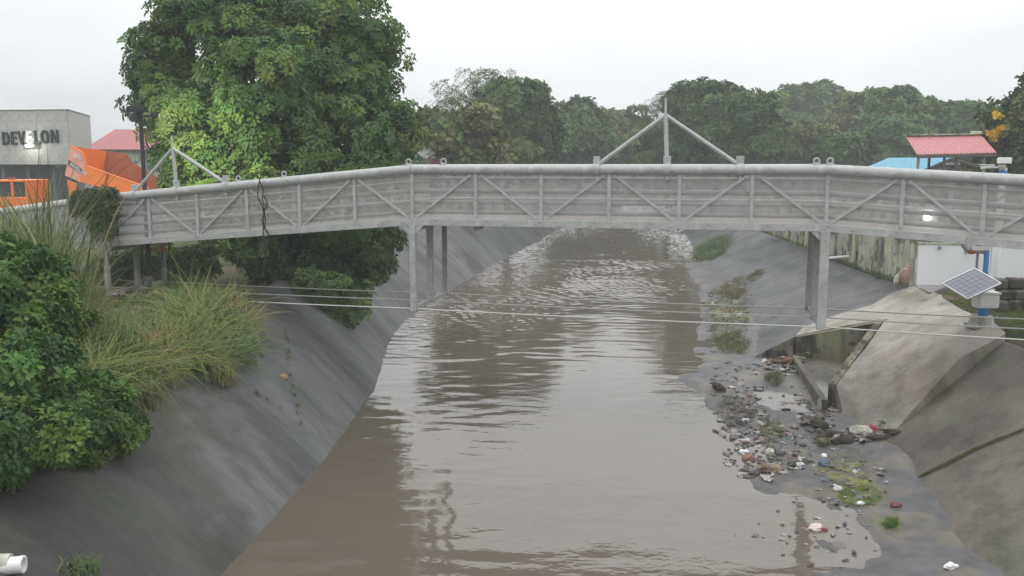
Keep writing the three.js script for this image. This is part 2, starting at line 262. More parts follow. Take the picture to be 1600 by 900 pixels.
// drain mouth: two flared walls, a wet floor and its lip
{
  const o = thing('drain_mouth', 'triangular concrete drain mouth with stained walls below the bridge hanger', 'drain');
  const wall = (a, b, low, thick) => { const n = b.clone().sub(a).setY(0).normalize().cross(UPV); const q = (p, k, y) => V(p.x + n.x * k, y, p.z + n.z * k); const g = new THREE.BufferGeometry(); const A = q(a, 0, a.y), B = q(b, 0, b.y), A2 = q(a, thick, a.y), B2 = q(b, thick, b.y), a0 = q(a, 0, low), b0 = q(b, 0, low), a2 = q(a, thick, low), b2 = q(b, thick, low);
    const quad = (p, r, s, t) => [p, r, s, p, s, t]; g.setFromPoints([...quad(a0, b0, B, A), ...quad(b2, a2, A2, B2), ...quad(A, B, B2, A2), ...quad(a2, a0, A, A2), ...quad(b0, b2, B2, B)]); g.computeVertexNormals(); return boxUV(g); };
  mesh('far_wall', wall(V(9.12, 0.985, -28.2), P1.clone().add(V(0, 0.01, 0)), -0.4, 0.22), M.drainWall, o);
  mesh('near_wall', wall(P1.clone().add(V(-0.26, 0.012, 0.16)), P2.clone().add(V(0, 0.012, -0.01)), -0.4, 0.2), M.drainWall, o);
  mesh('end_wall', wall(V(7.95, 0.0, -29.25), V(9.10, 0.97, -28.21), -0.4, 0.18), M.drainWall, o);
  mesh('floor', slab([[V(9.05, 0.30, -28.15), V(8.2, 0.26, -22.75)], [V(10.3, 0.33, -27.5), V(9.4, 0.33, -24.2)], [P1.clone().setY(0.36), P1.clone().setY(0.36).add(V(0.05, 0, 0.1))]], 16, 12, 0.6, 0.015, 8), M.drainFloor, o);
  mesh('lip', beam(V(9.02, 0.22, -28.1), V(8.12, 0.20, -22.65), 0.16, 0.36), M.bankDim, o);
}
// mud flat along the right toe
const MUDN = (x, z) => fbm(x * 0.55 + 3, z * 0.55, 61, 5);
function mudY(x, z) {
  const [, t] = station(z); const d = t - x;
  const reach = z > -16 ? 2.2 : z > -27 ? lerp(2.6, 2.9, clamp((-16 - z) / 8, 0, 1)) : lerp(2.2, 1.2, clamp((-27 - z) / 14, 0, 1));
  let y = 0.03 + 0.12 * (1 - d / reach) + 0.17 * MUDN(x, z) - 0.5 * smooth(reach * 1.05, reach * 1.5, d) + 0.03 * fbm(x * 3, z * 3, 17, 3);
  const pool = Math.exp(-(((x - 7.5) / 0.75) ** 2 + ((z + 23.5) / 2.6) ** 2)); y -= 0.16 * pool;
  const heap = Math.exp(-(((x - 6.3) / 0.8) ** 2 + ((z + 20.2) / 1.3) ** 2)); y += 0.10 * heap;
  y += 0.10 * fbm(x * 1.15 + 9, z * 0.8, 27, 4); return clamp(y, -0.25, 0.26);
}
{
  const MOSS = [[1318, 735, 0.5, 0.9], [1345, 772, 0.5, 0.5], [1205, 668, 0.3, 0.6], [1140, 490, 0.8, 3], [1390, 815, 0.2, 0.25]].map(([px, py, a, b]) => { const p = atY(px, py, 0.1); return [p.x, p.z, a, b]; });
  const P = [], C = [], uv = [], idx = [], nx = 80; const zs = span(-9, -58, 0.11);
  for (const z of zs) { const [, t] = station(z); for (let i = 0; i <= nx; i++) { const x = lerp(t - 4.2, t + 1.1, i / nx); const y = mudY(x, z); P.push(x, y, z); uv.push(x, z);
    const moss = MOSS.reduce((m, [a, b, ra, rb]) => Math.max(m, smooth(1.15, 0.55, Math.hypot((x - a) / ra, (z - b) / rb) - 0.9 * fbm(x * 2.2, z * 2.2, 33, 4))), 0) * smooth(-0.25, 0.15, fbm(x * 9, z * 9, 34, 3)), br = smooth(0.0, 0.3, fbm(x * 1.6, z * 1.6, 35, 4)), f = 1 + 0.5 * fbm(x * 5, z * 5, 36, 3);
    const base = [lerp(0.085, 0.13, br), lerp(0.085, 0.115, br), lerp(0.088, 0.095, br)], gr = [0.17, 0.175, 0.045]; for (let k = 0; k < 3; k++) C.push(lerp(base[k], gr[k], moss) * f); } }
  for (let j = 0; j < zs.length - 1; j++) for (let i = 0; i < nx; i++) { const a = j * (nx + 1) + i; idx.push(a, a + 1, a + nx + 1, a + 1, a + nx + 2, a + nx + 1); }
  const g = new THREE.BufferGeometry(); g.setAttribute('position', new THREE.Float32BufferAttribute(P, 3)); g.setAttribute('uv', new THREE.Float32BufferAttribute(uv, 2)); g.setAttribute('color', new THREE.Float32BufferAttribute(C, 3)); g.setIndex(idx); g.computeVertexNormals();
  structure('mud_flat', g, M.mud);
}

// the road bridge from which the river is seen: deck, kerb and parapet, just behind the viewpoint
{
  const o = thing('road_bridge', 'concrete road bridge with parapet from which the river is seen', 'bridge', [0, 0, 0]);
  mesh('deck', box(60, 0.7, 9, 0, 4.75, 5.4, 0.03), M.bankDim, o); mesh('edge_beam', box(60, 0.95, 0.35, 0, 4.85, 0.70, 0.03), M.bankPale, o); mesh('parapet', [box(60, 0.16, 0.22, 0, 6.1, 0.72, 0.03), box(60, 0.1, 0.12, 0, 5.72, 0.72, 0.02)], M.bankPale, o);
  for (let i = -12; i <= 12; i++) mesh('parapet_post', box(0.22, 0.74, 0.2, i * 2.2 + 1.1, 5.68, 0.72, 0.02), M.bankPale, o);
  for (const x of [-9.5, 13]) mesh('abutment', box(3, 5.2, 8.6, x + Math.sign(x) * 1.2, 1.85, 5.5, 0.03), M.bankDim, o); for (const x of [-4, 0, 4, 8]) mesh('girder', box(0.4, 0.8, 8.8, x, 4.02, 5.4, 0.02), M.bankDim, o);
}
// ------------------------------------------------------------------ the footbridge
const W2 = V(Math.sin(0.222), 0, -Math.cos(0.222)).multiplyScalar(2.75);      // across the bridge, near side to far side
const HT = 1.31;
const NB = [at(0, 400, 27.4), at(165, 381, 26), at(645, 346.5, 22.6), at(1290, 356, 20.4), at(1600, 383, 18.4)];
const end = NB[3].clone().lerp(NB[4], 2.4); const leftEnd = NB[1].clone().lerp(NB[0], 1.5);
const spans = [[leftEnd, NB[1], 3], [NB[1], NB[2], 6], [NB[2], NB[3], 6], [NB[3], end, 6]];
function chordAt(px, k) { const [a, b] = spans[k], t0 = (px - 800) / FOC; let s = 0.5; const f = s => { const p = a.clone().lerp(b, s), D = -(p.z * cP) - (p.y - EYE) * sP; return p.x / D - t0; }; let lo = -0.5, hi = 1.5; for (let i = 0; i < 40; i++) { s = (lo + hi) / 2; if (f(s) < 0) lo = s; else hi = s; } return a.clone().lerp(b, s); }
const bridge = thing('footbridge', 'long pale grey steel truss footbridge with mesh sides spanning the river', 'footbridge');
{
  const up = V(0, HT, 0), dims = { top: 0.13, bot: 0.10 };
  const farUp = p => p.clone().add(W2);
  spans.forEach(([a, b, n], k) => {
    const dir = b.clone().sub(a).normalize(), out = W2.clone().normalize().multiplyScalar(-1);
    for (const [sideName, off] of [['near', V(0, 0, 0)], ['far', W2]]) {
      const A = a.clone().add(off), B = b.clone().add(off), ext = dir.clone().multiplyScalar(0.02), o = sideName === 'near' ? out : out.clone().negate();
      mesh('top_chord', rod(A.clone().add(up), B.clone().add(up), dims.top * 0.95, 14), M.steel, bridge);
      mesh('bottom_chord', beam(A, B, 0.12, 0.17), M.steel, bridge);
      if (k === 0) { mesh('side_plate', beam(A.clone().add(V(0, 0.65, 0)).addScaledVector(o, 0.08), B.clone().add(V(0, 0.65, 0)).addScaledVector(o, 0.08), 0.02, 1.12), M.plate, bridge); }
      for (let i = k === 0 ? n : 0; i <= n; i++) {
        const p = A.clone().lerp(B, i / n);
        if (i < n || k === 3) mesh('truss_post', beam(p.clone().add(V(0, 0.08, 0)), p.clone().add(V(0, HT - 0.1, 0)), 0.08, 0.085, W2.clone().normalize()), M.steel, bridge);
        if (i === n) break;
        const q = A.clone().lerp(B, (i + 1) / n), even = i % 2 === 0;
        const lowP = even ? p : q, topP = even ? q : p, s = lowP.clone().lerp(topP, 0.06).add(V(0, 0.1, 0)), e = topP.clone().lerp(lowP, 0.07).add(V(0, HT - 0.13, 0));
        { const k = o.clone().multiplyScalar(0.025); mesh('diagonal_brace', beam(s.add(k), e.add(k), 0.05, 0.055), M.steel, bridge); }
        const q0 = p.clone().lerp(q, 0.004).addScaledVector(o, -0.02), q1 = p.clone().lerp(q, 0.996).addScaledVector(o, -0.02);
        const L = q0.distanceTo(q1), Hm = HT - 0.22, g = new THREE.BufferGeometry();
        const c = [q0.clone().add(V(0, 0.09, 0)), q1.clone().add(V(0, 0.09, 0)), q1.clone().add(V(0, 0.09 + Hm, 0)), q0.clone().add(V(0, 0.09 + Hm, 0))];
        g.setFromPoints([c[0], c[1], c[2], c[0], c[2], c[3]]); g.setAttribute('uv', new THREE.Float32BufferAttribute([0, 0, L, 0, L, Hm, 0, 0, L, Hm, 0, Hm], 2)); g.computeVertexNormals();
        mesh('mesh_panel', g, M.meshWire, bridge);
      }
      if (k > 0) for (const [h, r] of sideName === 'near' ? [[0.25, 0.05], [0.50, 0.05], [0.77, 0.065], [1.08, 0.035]] : [[0.5, 0.03], [1.05, 0.04]]) mesh('handrail', rod(A.clone().add(V(0, h, 0)).addScaledVector(o, -0.11), B.clone().add(V(0, h, 0)).addScaledVector(o, -0.11), r, 8), M.steel, bridge);
    }
    const m0 = a.clone().addScaledVector(W2, 0.5), m1 = b.clone().addScaledVector(W2, 0.5);
    mesh('deck', beam(m0.clone().add(V(0, 0.03, 0)), m1.clone().add(V(0, 0.03, 0)), 2.6, 0.06, W2.clone().normalize()), M.deck, bridge);
    for (let i = 0; i < n; i++) { const p = a.clone().lerp(b, (i + 0.001) / n).add(V(0, -0.06, 0)); mesh('cross_beam', beam(p.clone().addScaledVector(W2, 0.03), p.clone().addScaledVector(W2, 0.97), 0.08, 0.10), M.steel, bridge); }
  });
  // hanging frames below the joints, with cables strung between them
  const lows = [at(173, 464, 26).y, at(645, 489, 22.6).y, at(1280, 519, 20.4).y], cab = [[], [], []];
  [1, 2, 3].forEach((k, j) => {
    const p = NB[k], w = [0.125, 0.15, 0.2][j], f = new THREE.Group(); f.name = 'hanger_frame'; bridge.add(f);
    [0, 0.5, 1].forEach((t, i) => { const q = p.clone().addScaledVector(W2, t); const b = q.clone().setY(lows[j]);
      mesh('post', beam(q.clone().add(V(0, -0.085, 0)), b, t === 0.5 ? w * 1.1 : t === 1 ? w * 0.8 : w, w, W2.clone().normalize()), M.steel, f); cab[i].push(b.clone().add(V(0, 0.06, 0))); });
    mesh('bottom_beam', beam(p.clone().setY(lows[j] + 0.07).addScaledVector(W2, 0.03), p.clone().setY(lows[j] + 0.07).addScaledVector(W2, 0.97), 0.1, 0.12), M.steel, f);
    mesh('top_beam', beam(p.clone().add(V(0, -0.16, 0)).addScaledVector(W2, 0.03), p.clone().add(V(0, -0.16, 0)).addScaledVector(W2, 0.97), 0.1, 0.14), M.steel, f);
    const d = NB[Math.min(3, k + 1)].clone().sub(NB[k - 1]).setY(0).normalize();
    for (const s of [-1, 1]) { const q = p.clone().addScaledVector(d, s * w * 0.4).add(V(0, -0.08, 0)); const r = q.clone().addScaledVector(d, s * 0.24), u = q.clone().add(V(0, -0.26, 0)); const n = W2.clone().normalize().multiplyScalar(0.04); const g = new THREE.BufferGeometry();
      const F = [q, r, u].map(x => x.clone().sub(n)), B = [q, r, u].map(x => x.clone().add(n)); g.setFromPoints([F[0], F[1], F[2], B[0], B[2], B[1], F[0], B[1], F[1], F[0], B[0], B[1], F[1], B[1], B[2], F[1], B[2], F[2], F[2], B[2], B[0], F[2], B[0], F[0]]); g.computeVertexNormals(); mesh('gusset', boxUV(g), M.steel, f); }
  });
  cab.forEach((c, i) => { const last = c[2].clone().add(end.clone().sub(NB[3]).multiplyScalar(0.85)).setY(c[2].y + 0.3); const first = c[0].clone().add(V(-1.5, 0.06, 0)); const pts = [first, ...c, last];
    for (let k = 0; k < pts.length - 1; k++) { const a = pts[k], b = pts[k + 1], mid = a.clone().lerp(b, 0.5).add(V(0, -0.03, 0)); mesh('cable', tube([a, a.clone().lerp(b, 0.25).add(V(0, -0.022, 0)), mid, a.clone().lerp(b, 0.75).add(V(0, -0.022, 0)), b], 0.017, 12, 6), M.cable, bridge); } });
  // king-post frames on the near chord
  for (const [k, feet, apexPx, apexPy, spikePy, D] of [[2, [931, 1040, 1153], 1040, 180, 153, 0], [1, [215, 280, 357], 270, 232, 212, 0]]) {
    const f = new THREE.Group(); f.name = 'king_post_frame'; bridge.add(f);
    const F = feet.map(px => chordAt(px, k).add(up)); const m = F[1], dep = -(m.z * cP) - (m.y - EYE) * sP; const A = at(apexPx, apexPy, dep), S = at(apexPx + (k === 1 ? -2 : 0), spikePy, dep);
    mesh('strut', rod(F[0].clone().add(V(0, 0.09, 0)), A, 0.048, 8), M.steel, f); mesh('strut', rod(F[2].clone().add(V(0, 0.09, 0)), A, 0.048, 8), M.steel, f);
    mesh('king_post', rod(F[1], A.clone().add(V(0, 0.03, 0)), 0.052, 8), M.steel, f); mesh('spike', rod(A.clone().add(V(0, 0.031, 0)), S, 0.03, 6, 0.022), M.steel, f);
    const d = spans[k][1].clone().sub(spans[k][0]).normalize();
    F.forEach(p => mesh('clamp', [rod(p.clone().addScaledVector(d, -0.075), p.clone().addScaledVector(d, 0.075), 0.155, 14), box(0.16, 0.22, 0.12, p.x, p.y + 0.2, p.z), box(0.07, 0.14, 0.12, p.x, p.y - 0.17, p.z)], M.steel, f));
  }
  // lifting rings on the chord
  for (const [px, k] of [[376, 1], [447, 1], [640, 1], [694, 2], [1271, 2], [1292, 3]]) { const p = chordAt(px, k).add(up).add(V(0, 0.165, 0)); const g = new THREE.TorusGeometry(0.062, 0.022, 8, 16); g.rotateY(-0.222); g.translate(p.x, p.y + 0.03, p.z); mesh('lifting_ring', [g, box(0.2, 0.05, 0.1, p.x, p.y - 0.05, p.z)], M.steel, bridge); }
  for (const px of [362, 1041]) { }
}
// wire dangling from the bridge
{
  const p = chordAt(414, 1).addScaledVector(W2, -0.06), q = y => p.clone().add(V(0, y, 0)), r = rng(5); const mk = (x, a, b, n) => { const pts = []; for (let i = 0; i <= n; i++) pts.push(q(lerp(a, b, i / n)).add(V(x + (r() - 0.5) * 0.16, 0, (r() - 0.5) * 0.05))); return tube(pts, 0.016, 40, 5); };
  tag(mesh('hanging_wire', [mk(0, 1.5, -0.9, 9), mk(0.12, 1.0, -0.5, 7), mk(0.05, 1.35, 0.1, 6)], M.darkWire), 'tangled black wire hanging down the mesh side of the bridge', 'wire');
}
// a lamp shining through the mesh of the bridge
{
  const p = chordAt(1449, 3).addScaledVector(W2, 0.9).setY(at(1449, 337, 21.8).y), q = at(1449, 337, 21.7); p.x = q.x; p.z = q.z; const o = thing('floodlight', 'small white floodlight shining through the bridge mesh', 'floodlight', p.toArray());
  mesh('bracket', [rod(V(0, 0, -0.1), V(0.1, 0, -0.32), 0.03, 8), box(0.12, 0.16, 0.04, 0.1, 0, -0.33)], M.steelDark, o);
  const h = mesh('housing', box(0.24, 0.2, 0.1, 0, 0, -0.07), M.steelDark, o);
  const glow = phys([1, 1, 1], { emissive: new THREE.Color(1, 1, 1), emissiveIntensity: 12 }); const disc = new THREE.CylinderGeometry(0.12, 0.12, 0.03, 20); disc.rotateX(Math.PI / 2); mesh('lens', disc, glow, o).rotation.set(0, -0.5, 0);
  const L = new THREE.PointLight(new THREE.Color(0.95, 0.98, 1), 0.35, 0, 2); L.position.set(-0.08, 0, 0.2); L.castShadow = true; o.add(L);
}
// ------------------------------------------------------------------ foliage
function sprig(n, len, wid, seed, droop = 0.25) {            // a spray of n pointed leaves
  const r = rng(seed), P = [], I = [];
  for (let i = 0; i < n; i++) {
    const az = i / n * 6.283 + r() * 0.7, el = 0.15 + r() * 0.75, L = len * (0.7 + 0.6 * r()), w = wid * (0.8 + 0.4 * r());
    const d = V(Math.cos(az) * Math.cos(el), Math.sin(el), Math.sin(az) * Math.cos(el)), s = V(-Math.sin(az), (r() - 0.5) * 0.8, Math.cos(az)).normalize();
    const b = d.clone().multiplyScalar(len * 0.25), m = b.clone().addScaledVector(d, L * 0.5).add(V(0, 0.04 * L, 0)), t = b.clone().addScaledVector(d, L).add(V(0, -droop * L, 0));
    const l = m.clone().addScaledVector(s, w / 2).add(V(0, 0.05 * L, 0)), k = m.clone().addScaledVector(s, -w / 2).add(V(0, 0.05 * L, 0));
    const q = P.length; P.push(b, l, t, k); I.push(q, q + 1, q + 2, q, q + 2, q + 3);
  }
  const g = new THREE.BufferGeometry().setFromPoints(P); g.setIndex(I); g.computeVertexNormals(); return g;
}
function blades(n, h, spread, seed, width = 0.02, arc = 0.6, seg = 4) {       // a tuft of arching grass blades
  const r = rng(seed), P = [];
  for (let i = 0; i < n; i++) {
    const az = r() * 6.283, H = h * (0.55 + 0.6 * r()), out = arc * (0.3 + r()) * H, w = width * (0.7 + 0.6 * r()), o = V((r() - 0.5) * spread, 0, (r() - 0.5) * spread), d = V(Math.cos(az), 0, Math.sin(az)), s = V(-d.z, 0, d.x);
    const c = t => o.clone().addScaledVector(d, out * t * t).add(V(0, H * (t - 0.38 * arc * t * t * t * 1.4), 0)), W = t => w * (t < 0.25 ? 0.6 + 1.6 * t : 1.33 * (1 - t)) / 1;
    for (let k = 0; k < seg; k++) { const a = c(k / seg), b = c((k + 1) / seg), wa = W(k / seg) / 2, wb = W((k + 1) / seg) / 2; const a0 = a.clone().addScaledVector(s, -wa), a1 = a.clone().addScaledVector(s, wa), b0 = b.clone().addScaledVector(s, -wb), b1 = b.clone().addScaledVector(s, wb); P.push(a0, a1, b1); if (k < seg - 1) P.push(a0, b1, b0); }
  }
  const g = new THREE.BufferGeometry().setFromPoints(P); g.computeVertexNormals(); return g;
}
function instances(name, geo, mat, list, parent) {           // list of [position, quaternion, scale, colour]
  const m = new THREE.InstancedMesh(geo, mat, list.length), q = new THREE.Matrix4(), s = V(1, 1, 1), c = new THREE.Color();
  list.forEach(([p, r, k, rgb], i) => { m.setMatrixAt(i, q.compose(p, r, typeof k === 'number' ? s.setScalar(k) : k)); m.setColorAt(i, c.setRGB(...rgb)); });
  m.name = parent === scene ? numbered(name) : name; m.castShadow = m.receiveShadow = true; parent.add(m); return m;
}
function foliage(name, geo, mat, list, parent) {             // the same list as one real mesh with a colour per spray
  const gp = geo.attributes.position, gn = geo.attributes.normal, gi = geo.index.array, nv = gp.count, ni = gi.length, N = list.length;
  const P = new Float32Array(N * nv * 3), Q = new Float32Array(N * nv * 3), C = new Float32Array(N * nv * 3), I = new Uint32Array(N * ni), v = V();
  list.forEach(([p, r, k, rgb], a) => { for (let i = 0; i < nv; i++) { const o = (a * nv + i) * 3; v.fromBufferAttribute(gp, i).multiplyScalar(k).applyQuaternion(r).add(p); P[o] = v.x; P[o + 1] = v.y; P[o + 2] = v.z; v.fromBufferAttribute(gn, i).applyQuaternion(r); Q[o] = v.x; Q[o + 1] = v.y; Q[o + 2] = v.z; C[o] = rgb[0]; C[o + 1] = rgb[1]; C[o + 2] = rgb[2]; } for (let i = 0; i < ni; i++) I[a * ni + i] = gi[i] + a * nv; });
  const g = new THREE.BufferGeometry(); g.setAttribute('position', new THREE.BufferAttribute(P, 3)); g.setAttribute('normal', new THREE.BufferAttribute(Q, 3)); g.setAttribute('color', new THREE.BufferAttribute(C, 3)); g.setIndex(new THREE.BufferAttribute(I, 1)); return mesh(name, g, mat, parent);
}
const SPR = { big: sprig(9, 0.26, 0.11, 1), mid: sprig(9, 0.42, 0.2, 2), small: sprig(8, 0.10, 0.05, 3), feather: sprig(7, 0.34, 0.07, 4, 0.1) };
const LEAF = { bright: leafMat([1, 1, 1], 0.35), dull: leafMat([1, 1, 1], 0.2) }; for (const m of Object.values(LEAF)) m.vertexColors = true;
const LEAFI = leafMat([1, 1, 1], 0.25);
const vary = (r, c, a = 0.35, hue = 0.12) => { const f = 1 - a / 2 + a * r(), h = (r() - 0.5) * hue; return [c[0] * f * (1 + 1.6 * h), c[1] * f, c[2] * f * (1 - h)]; };
// leaves gathered in clumps over the lobes of a crown; lobes are [centre, radius, squash]
function leafList(lobes, perM2, clumpR, tones, r, o = {}) {
  const L = []; const { shell = 0.72, scale = [0.75, 1.3], skip = () => false } = o;
  for (const [c, R, sq = 0.85] of lobes) {
    const nC = Math.max(4, Math.round(R * R * 12.6 / (clumpR * clumpR * 2.2)));
    for (let i = 0; i < nC; i++) {
      const u = r() * 2 - 1, a = r() * 6.283, q = Math.sqrt(1 - u * u), d = V(q * Math.cos(a), u, q * Math.sin(a));
      const rr = R * (shell + (1 - shell) * r() * 1.25) * (1 + 0.28 * fbm(d.x * 2 + c.x, d.y * 2 + c.y, d.z * 2 + c.z, 3));
      const cc = c.clone().add(V(d.x * rr, d.y * rr * sq, d.z * rr)), tone = tones[Math.floor(r() * tones.length)], cl = vary(r, tone, 0.5, 0.16);
      const cr = clumpR * (0.7 + 0.7 * r()), n = Math.max(3, Math.round(perM2 * cr * cr * 8 * (0.7 + 0.6 * r())));
      for (let k = 0; k < n; k++) {
        const w = V(r() - 0.5, r() - 0.5, r() - 0.5).normalize(), p = cc.clone().addScaledVector(w.clone().multiply(V(1, 0.7, 1)), cr * Math.cbrt(0.25 + 0.75 * r()));
        if (skip(p)) continue;
        const nrm = w.clone().multiplyScalar(0.7).add(d.clone().multiplyScalar(0.5)).add(V((r() - 0.5) * 0.8, 0.55, (r() - 0.5) * 0.8)).normalize();
        L.push([p, new THREE.Quaternion().setFromUnitVectors(UPV, nrm).multiply(new THREE.Quaternion().setFromAxisAngle(UPV, r() * 6.283)), lerp(scale[0], scale[1], r()), vary(r, cl, 0.3, 0.06)]);
      }
    }
  }
  return L;
}
function limbs(base, lobes, r0, r, share = 1) {
  const g = [], top = lobes.reduce((a, l) => a.add(l[0]), V(0, 0, 0)).multiplyScalar(1 / lobes.length), fork = base.clone().lerp(top, 0.42); fork.x = lerp(base.x, top.x, 0.25); fork.z = lerp(base.z, top.z, 0.25);
  const taper = (pts, a, b) => { const c = new THREE.CatmullRomCurve3(pts), n = 8, q = c.getPoints(n); for (let i = 0; i < n; i++) g.push(rod(q[i], q[i + 1].clone().lerp(q[i], -0.03), lerp(a, b, i / n), 8, lerp(a, b, (i + 1) / n))); };
  taper([base.clone().add(V(0, -0.3, 0)), base.clone().lerp(fork, 0.5).add(V((r() - 0.5) * r0, 0, (r() - 0.5) * r0)), fork], r0 * 1.15, r0 * 0.75);
  for (const [c, R] of lobes) if (r() < share) { const m = fork.clone().lerp(c, 0.5).add(V((r() - 0.5) * R * 0.4, R * 0.15, (r() - 0.5) * R * 0.4)); taper([fork, m, c.clone().add(V(0, R * 0.2, 0))], r0 * 0.5, r0 * 0.1); }
  return merge(g);
}
// lobes given as [photo x, photo y, radius in photo pixels, depth]; turned into metres here
const lobesAt = (list, D, r, jitter = 0.4, sq = 0.85) => list.map(([x, y, R, d]) => { const k = R * (d ?? D) / FOC; return [at(x, y, (d ?? D) + (r() - 0.5) * 2 * jitter * k), k, sq]; });
function tree(name, label, category, lobes, o) {
  const r = rng(o.seed), base = o.base, t = thing(name, label, category, base.toArray(), 0, o.group);
  const rel = lobes.map(([c, R, s]) => [c.clone().sub(base), R, s]);
  if (o.trunk !== 0) mesh('trunk', limbs(V(0, 0, 0), rel, o.trunk, r, o.limbShare ?? 1), M.bark, t);
  const floor = (o.floor ?? -99) - base.y;
  foliage(o.part ?? 'crown', o.sprig, o.mat ?? LEAF.dull, leafList(rel, o.density, o.clump, o.tones, r, { skip: p => p.y < floor, scale: o.scale, shell: o.shell }), t); return t;
}
const GREENS = { big: [[0.15, 0.25, 0.06], [0.12, 0.21, 0.055], [0.10, 0.18, 0.05], [0.185, 0.27, 0.07]], dark: [[0.085, 0.145, 0.05], [0.10, 0.165, 0.05], [0.115, 0.17, 0.055]], olive: [[0.15, 0.18, 0.055], [0.135, 0.175, 0.055], [0.165, 0.19, 0.07]], mid: [[0.115, 0.19, 0.055], [0.135, 0.205, 0.06], [0.095, 0.165, 0.05]], lush: [[0.12, 0.22, 0.05], [0.09, 0.18, 0.048], [0.155, 0.25, 0.055]] };
// the large tree on the west bank
{
  const r = rng(11), L = lobesAt([[310, 60, 72], [345, 5, 58], [470, 25, 70], [545, 40, 70], [572, 108, 58], [500, 120, 85], [420, 125, 80], [300, 185, 72], [288, 232, 44], [355, 225, 75], [440, 235, 85], [540, 225, 80], [600, 205, 46], [248, 95, 46], [250, 150, 42], [395, 60, 50], [440, 310, 70], [530, 315, 65], [350, 310, 60], [585, 290, 45], [295, 290, 34]], 31, r, 0.8);
  tree('broadleaf_tree', 'tall dense green broadleaf tree standing behind the sloping end of the footbridge', 'tree', L, { seed: 21, base: V(-8.7, 2.45, -31.5), trunk: 0.42, sprig: SPR.big, mat: LEAF.bright, density: 11, clump: 0.52, tones: GREENS.big, scale: [0.55, 0.98] });
}
// shrubs on the bank under it
for (const [lab, list, D, base, tones, seed] of [
  ['dark leafy shrub under the broadleaf tree, nearest the middle hanger', [[560, 395, 42], [600, 370, 30], [590, 420, 26], [540, 440, 38]], 31.5, V(-6.4, 1.4, -30.5), GREENS.dark, 31],
  ['dark shrub seen through the frame hanging under the bridge end', [[210, 425, 45], [255, 420, 36], [180, 440, 36], [300, 410, 34]], 30.5, V(-11.5, 2.45, -29.5), GREENS.mid, 34],
  ['dense dark shrub hanging below the truss under the broadleaf tree', [[430, 390, 50], [490, 400, 50], [380, 380, 42], [460, 440, 36]], 31, V(-8, 2.4, -30), GREENS.mid, 32],
  ['pale green creeper hanging down the bank behind the cables', [[470, 470, 30], [520, 475, 34], [550, 470, 24], [500, 450, 30]], 29.5, V(-6.6, 1.5, -28.6), GREENS.big, 33],
]) { const r = rng(seed); tree('shrub', lab, 'shrub', lobesAt(list, D, r, 0.5), { seed, base, trunk: 0.06, part: 'foliage', sprig: SPR.big, mat: LEAF.bright, density: 14, clump: 0.4, tones, scale: [0.45, 0.85], shell: 0.25 }); }
// trees up the river
const upTrees = [
  ['thin feathery tree with sky showing through, beyond the bridge', [[715, 155, 30], [745, 135, 24], [775, 128, 20], [690, 170, 18], [760, 160, 26]], 74, 735, 'olive', 'feather', 3.5, 0.9],
  ['broad dark round tree behind the feathery tree', [[795, 165, 40], [825, 178, 28], [770, 195, 44], [830, 215, 34], [800, 230, 45]], 72, 790, 'dark', 'mid', 3, 1.0],
  ['drooping olive tree in front of the small grey-roofed house', [[738, 212, 40], [690, 205, 26], [752, 238, 36], [712, 222, 18], [728, 240, 20]], 59, 748, 'olive', 'mid', 2.6, 1.0],
  ['dark green tree with a flat top, next up river from the round tree', [[900, 195, 32], [885, 215, 34], [920, 220, 34], [900, 245, 34]], 96, 905, 'dark', 'mid', 3, 1.15],
  ['light olive tree at the head of the river', [[950, 210, 34], [985, 200, 24], [965, 238, 36], [1000, 230, 28]], 104, 965, 'olive', 'mid', 3, 1.15],
  ['small airy tree with loose branches behind the bridge apex', [[1026, 165, 13], [1040, 158, 9], [1022, 185, 13], [1015, 200, 14]], 84, 1024, 'dark', 'feather', 3, 0.9],
  ['largest dark green tree behind the bridge apex', [[1110, 172, 42], [1070, 160, 22], [1155, 188, 40], [1105, 215, 52], [1185, 215, 32], [1150, 240, 40]], 78, 1115, 'dark', 'mid', 3, 1.1],
  ['yellowish green tree below the large dark tree, close to the bridge rail', [[1045, 225, 28], [1020, 240, 24], [1065, 245, 22]], 86, 1045, 'mid', 'mid', 3, 1.0],
  ['far pale green tree on the ridge of trees', [[1205, 180, 30], [1245, 172, 32], [1225, 200, 40]], 122, 1228, 'mid', 'mid', 3, 1.3],
  ['tallest far tree with a dark domed top', [[1287, 152, 24], [1270, 175, 32], [1305, 178, 30], [1285, 205, 38]], 130, 1288, 'dark', 'mid', 3, 1.3],
  ['olive tree in the middle of the far ridge', [[1335, 182, 34], [1315, 210, 40], [1350, 225, 36]], 102, 1332, 'olive', 'mid', 3, 1.2],
  ['wide green tree behind the red kiosk roof', [[1388, 170, 32], [1420, 178, 34], [1400, 210, 44], [1440, 220, 36]], 96, 1405, 'mid', 'mid', 3, 1.2],
  ['dark tree just beyond the ridge cap of the kiosk', [[1462, 182, 32], [1485, 200, 34], [1470, 230, 36]], 98, 1470, 'dark', 'mid', 3, 1.2],
  ['low green tree beyond the white camera box', [[1520, 200, 30], [1545, 205, 24], [1530, 232, 34]], 92, 1532, 'mid', 'mid', 3, 1.2],
  ['low rounded olive tree in front of the far ridge', [[1235, 230, 36], [1270, 240, 34], [1205, 245, 26]], 88, 1240, 'olive', 'mid', 3, 1.1],
  ['low dark shrub-like tree beside the low olive tree', [[1320, 240, 30], [1350, 250, 28]], 84, 1335, 'dark', 'mid', 3, 1.0],
];
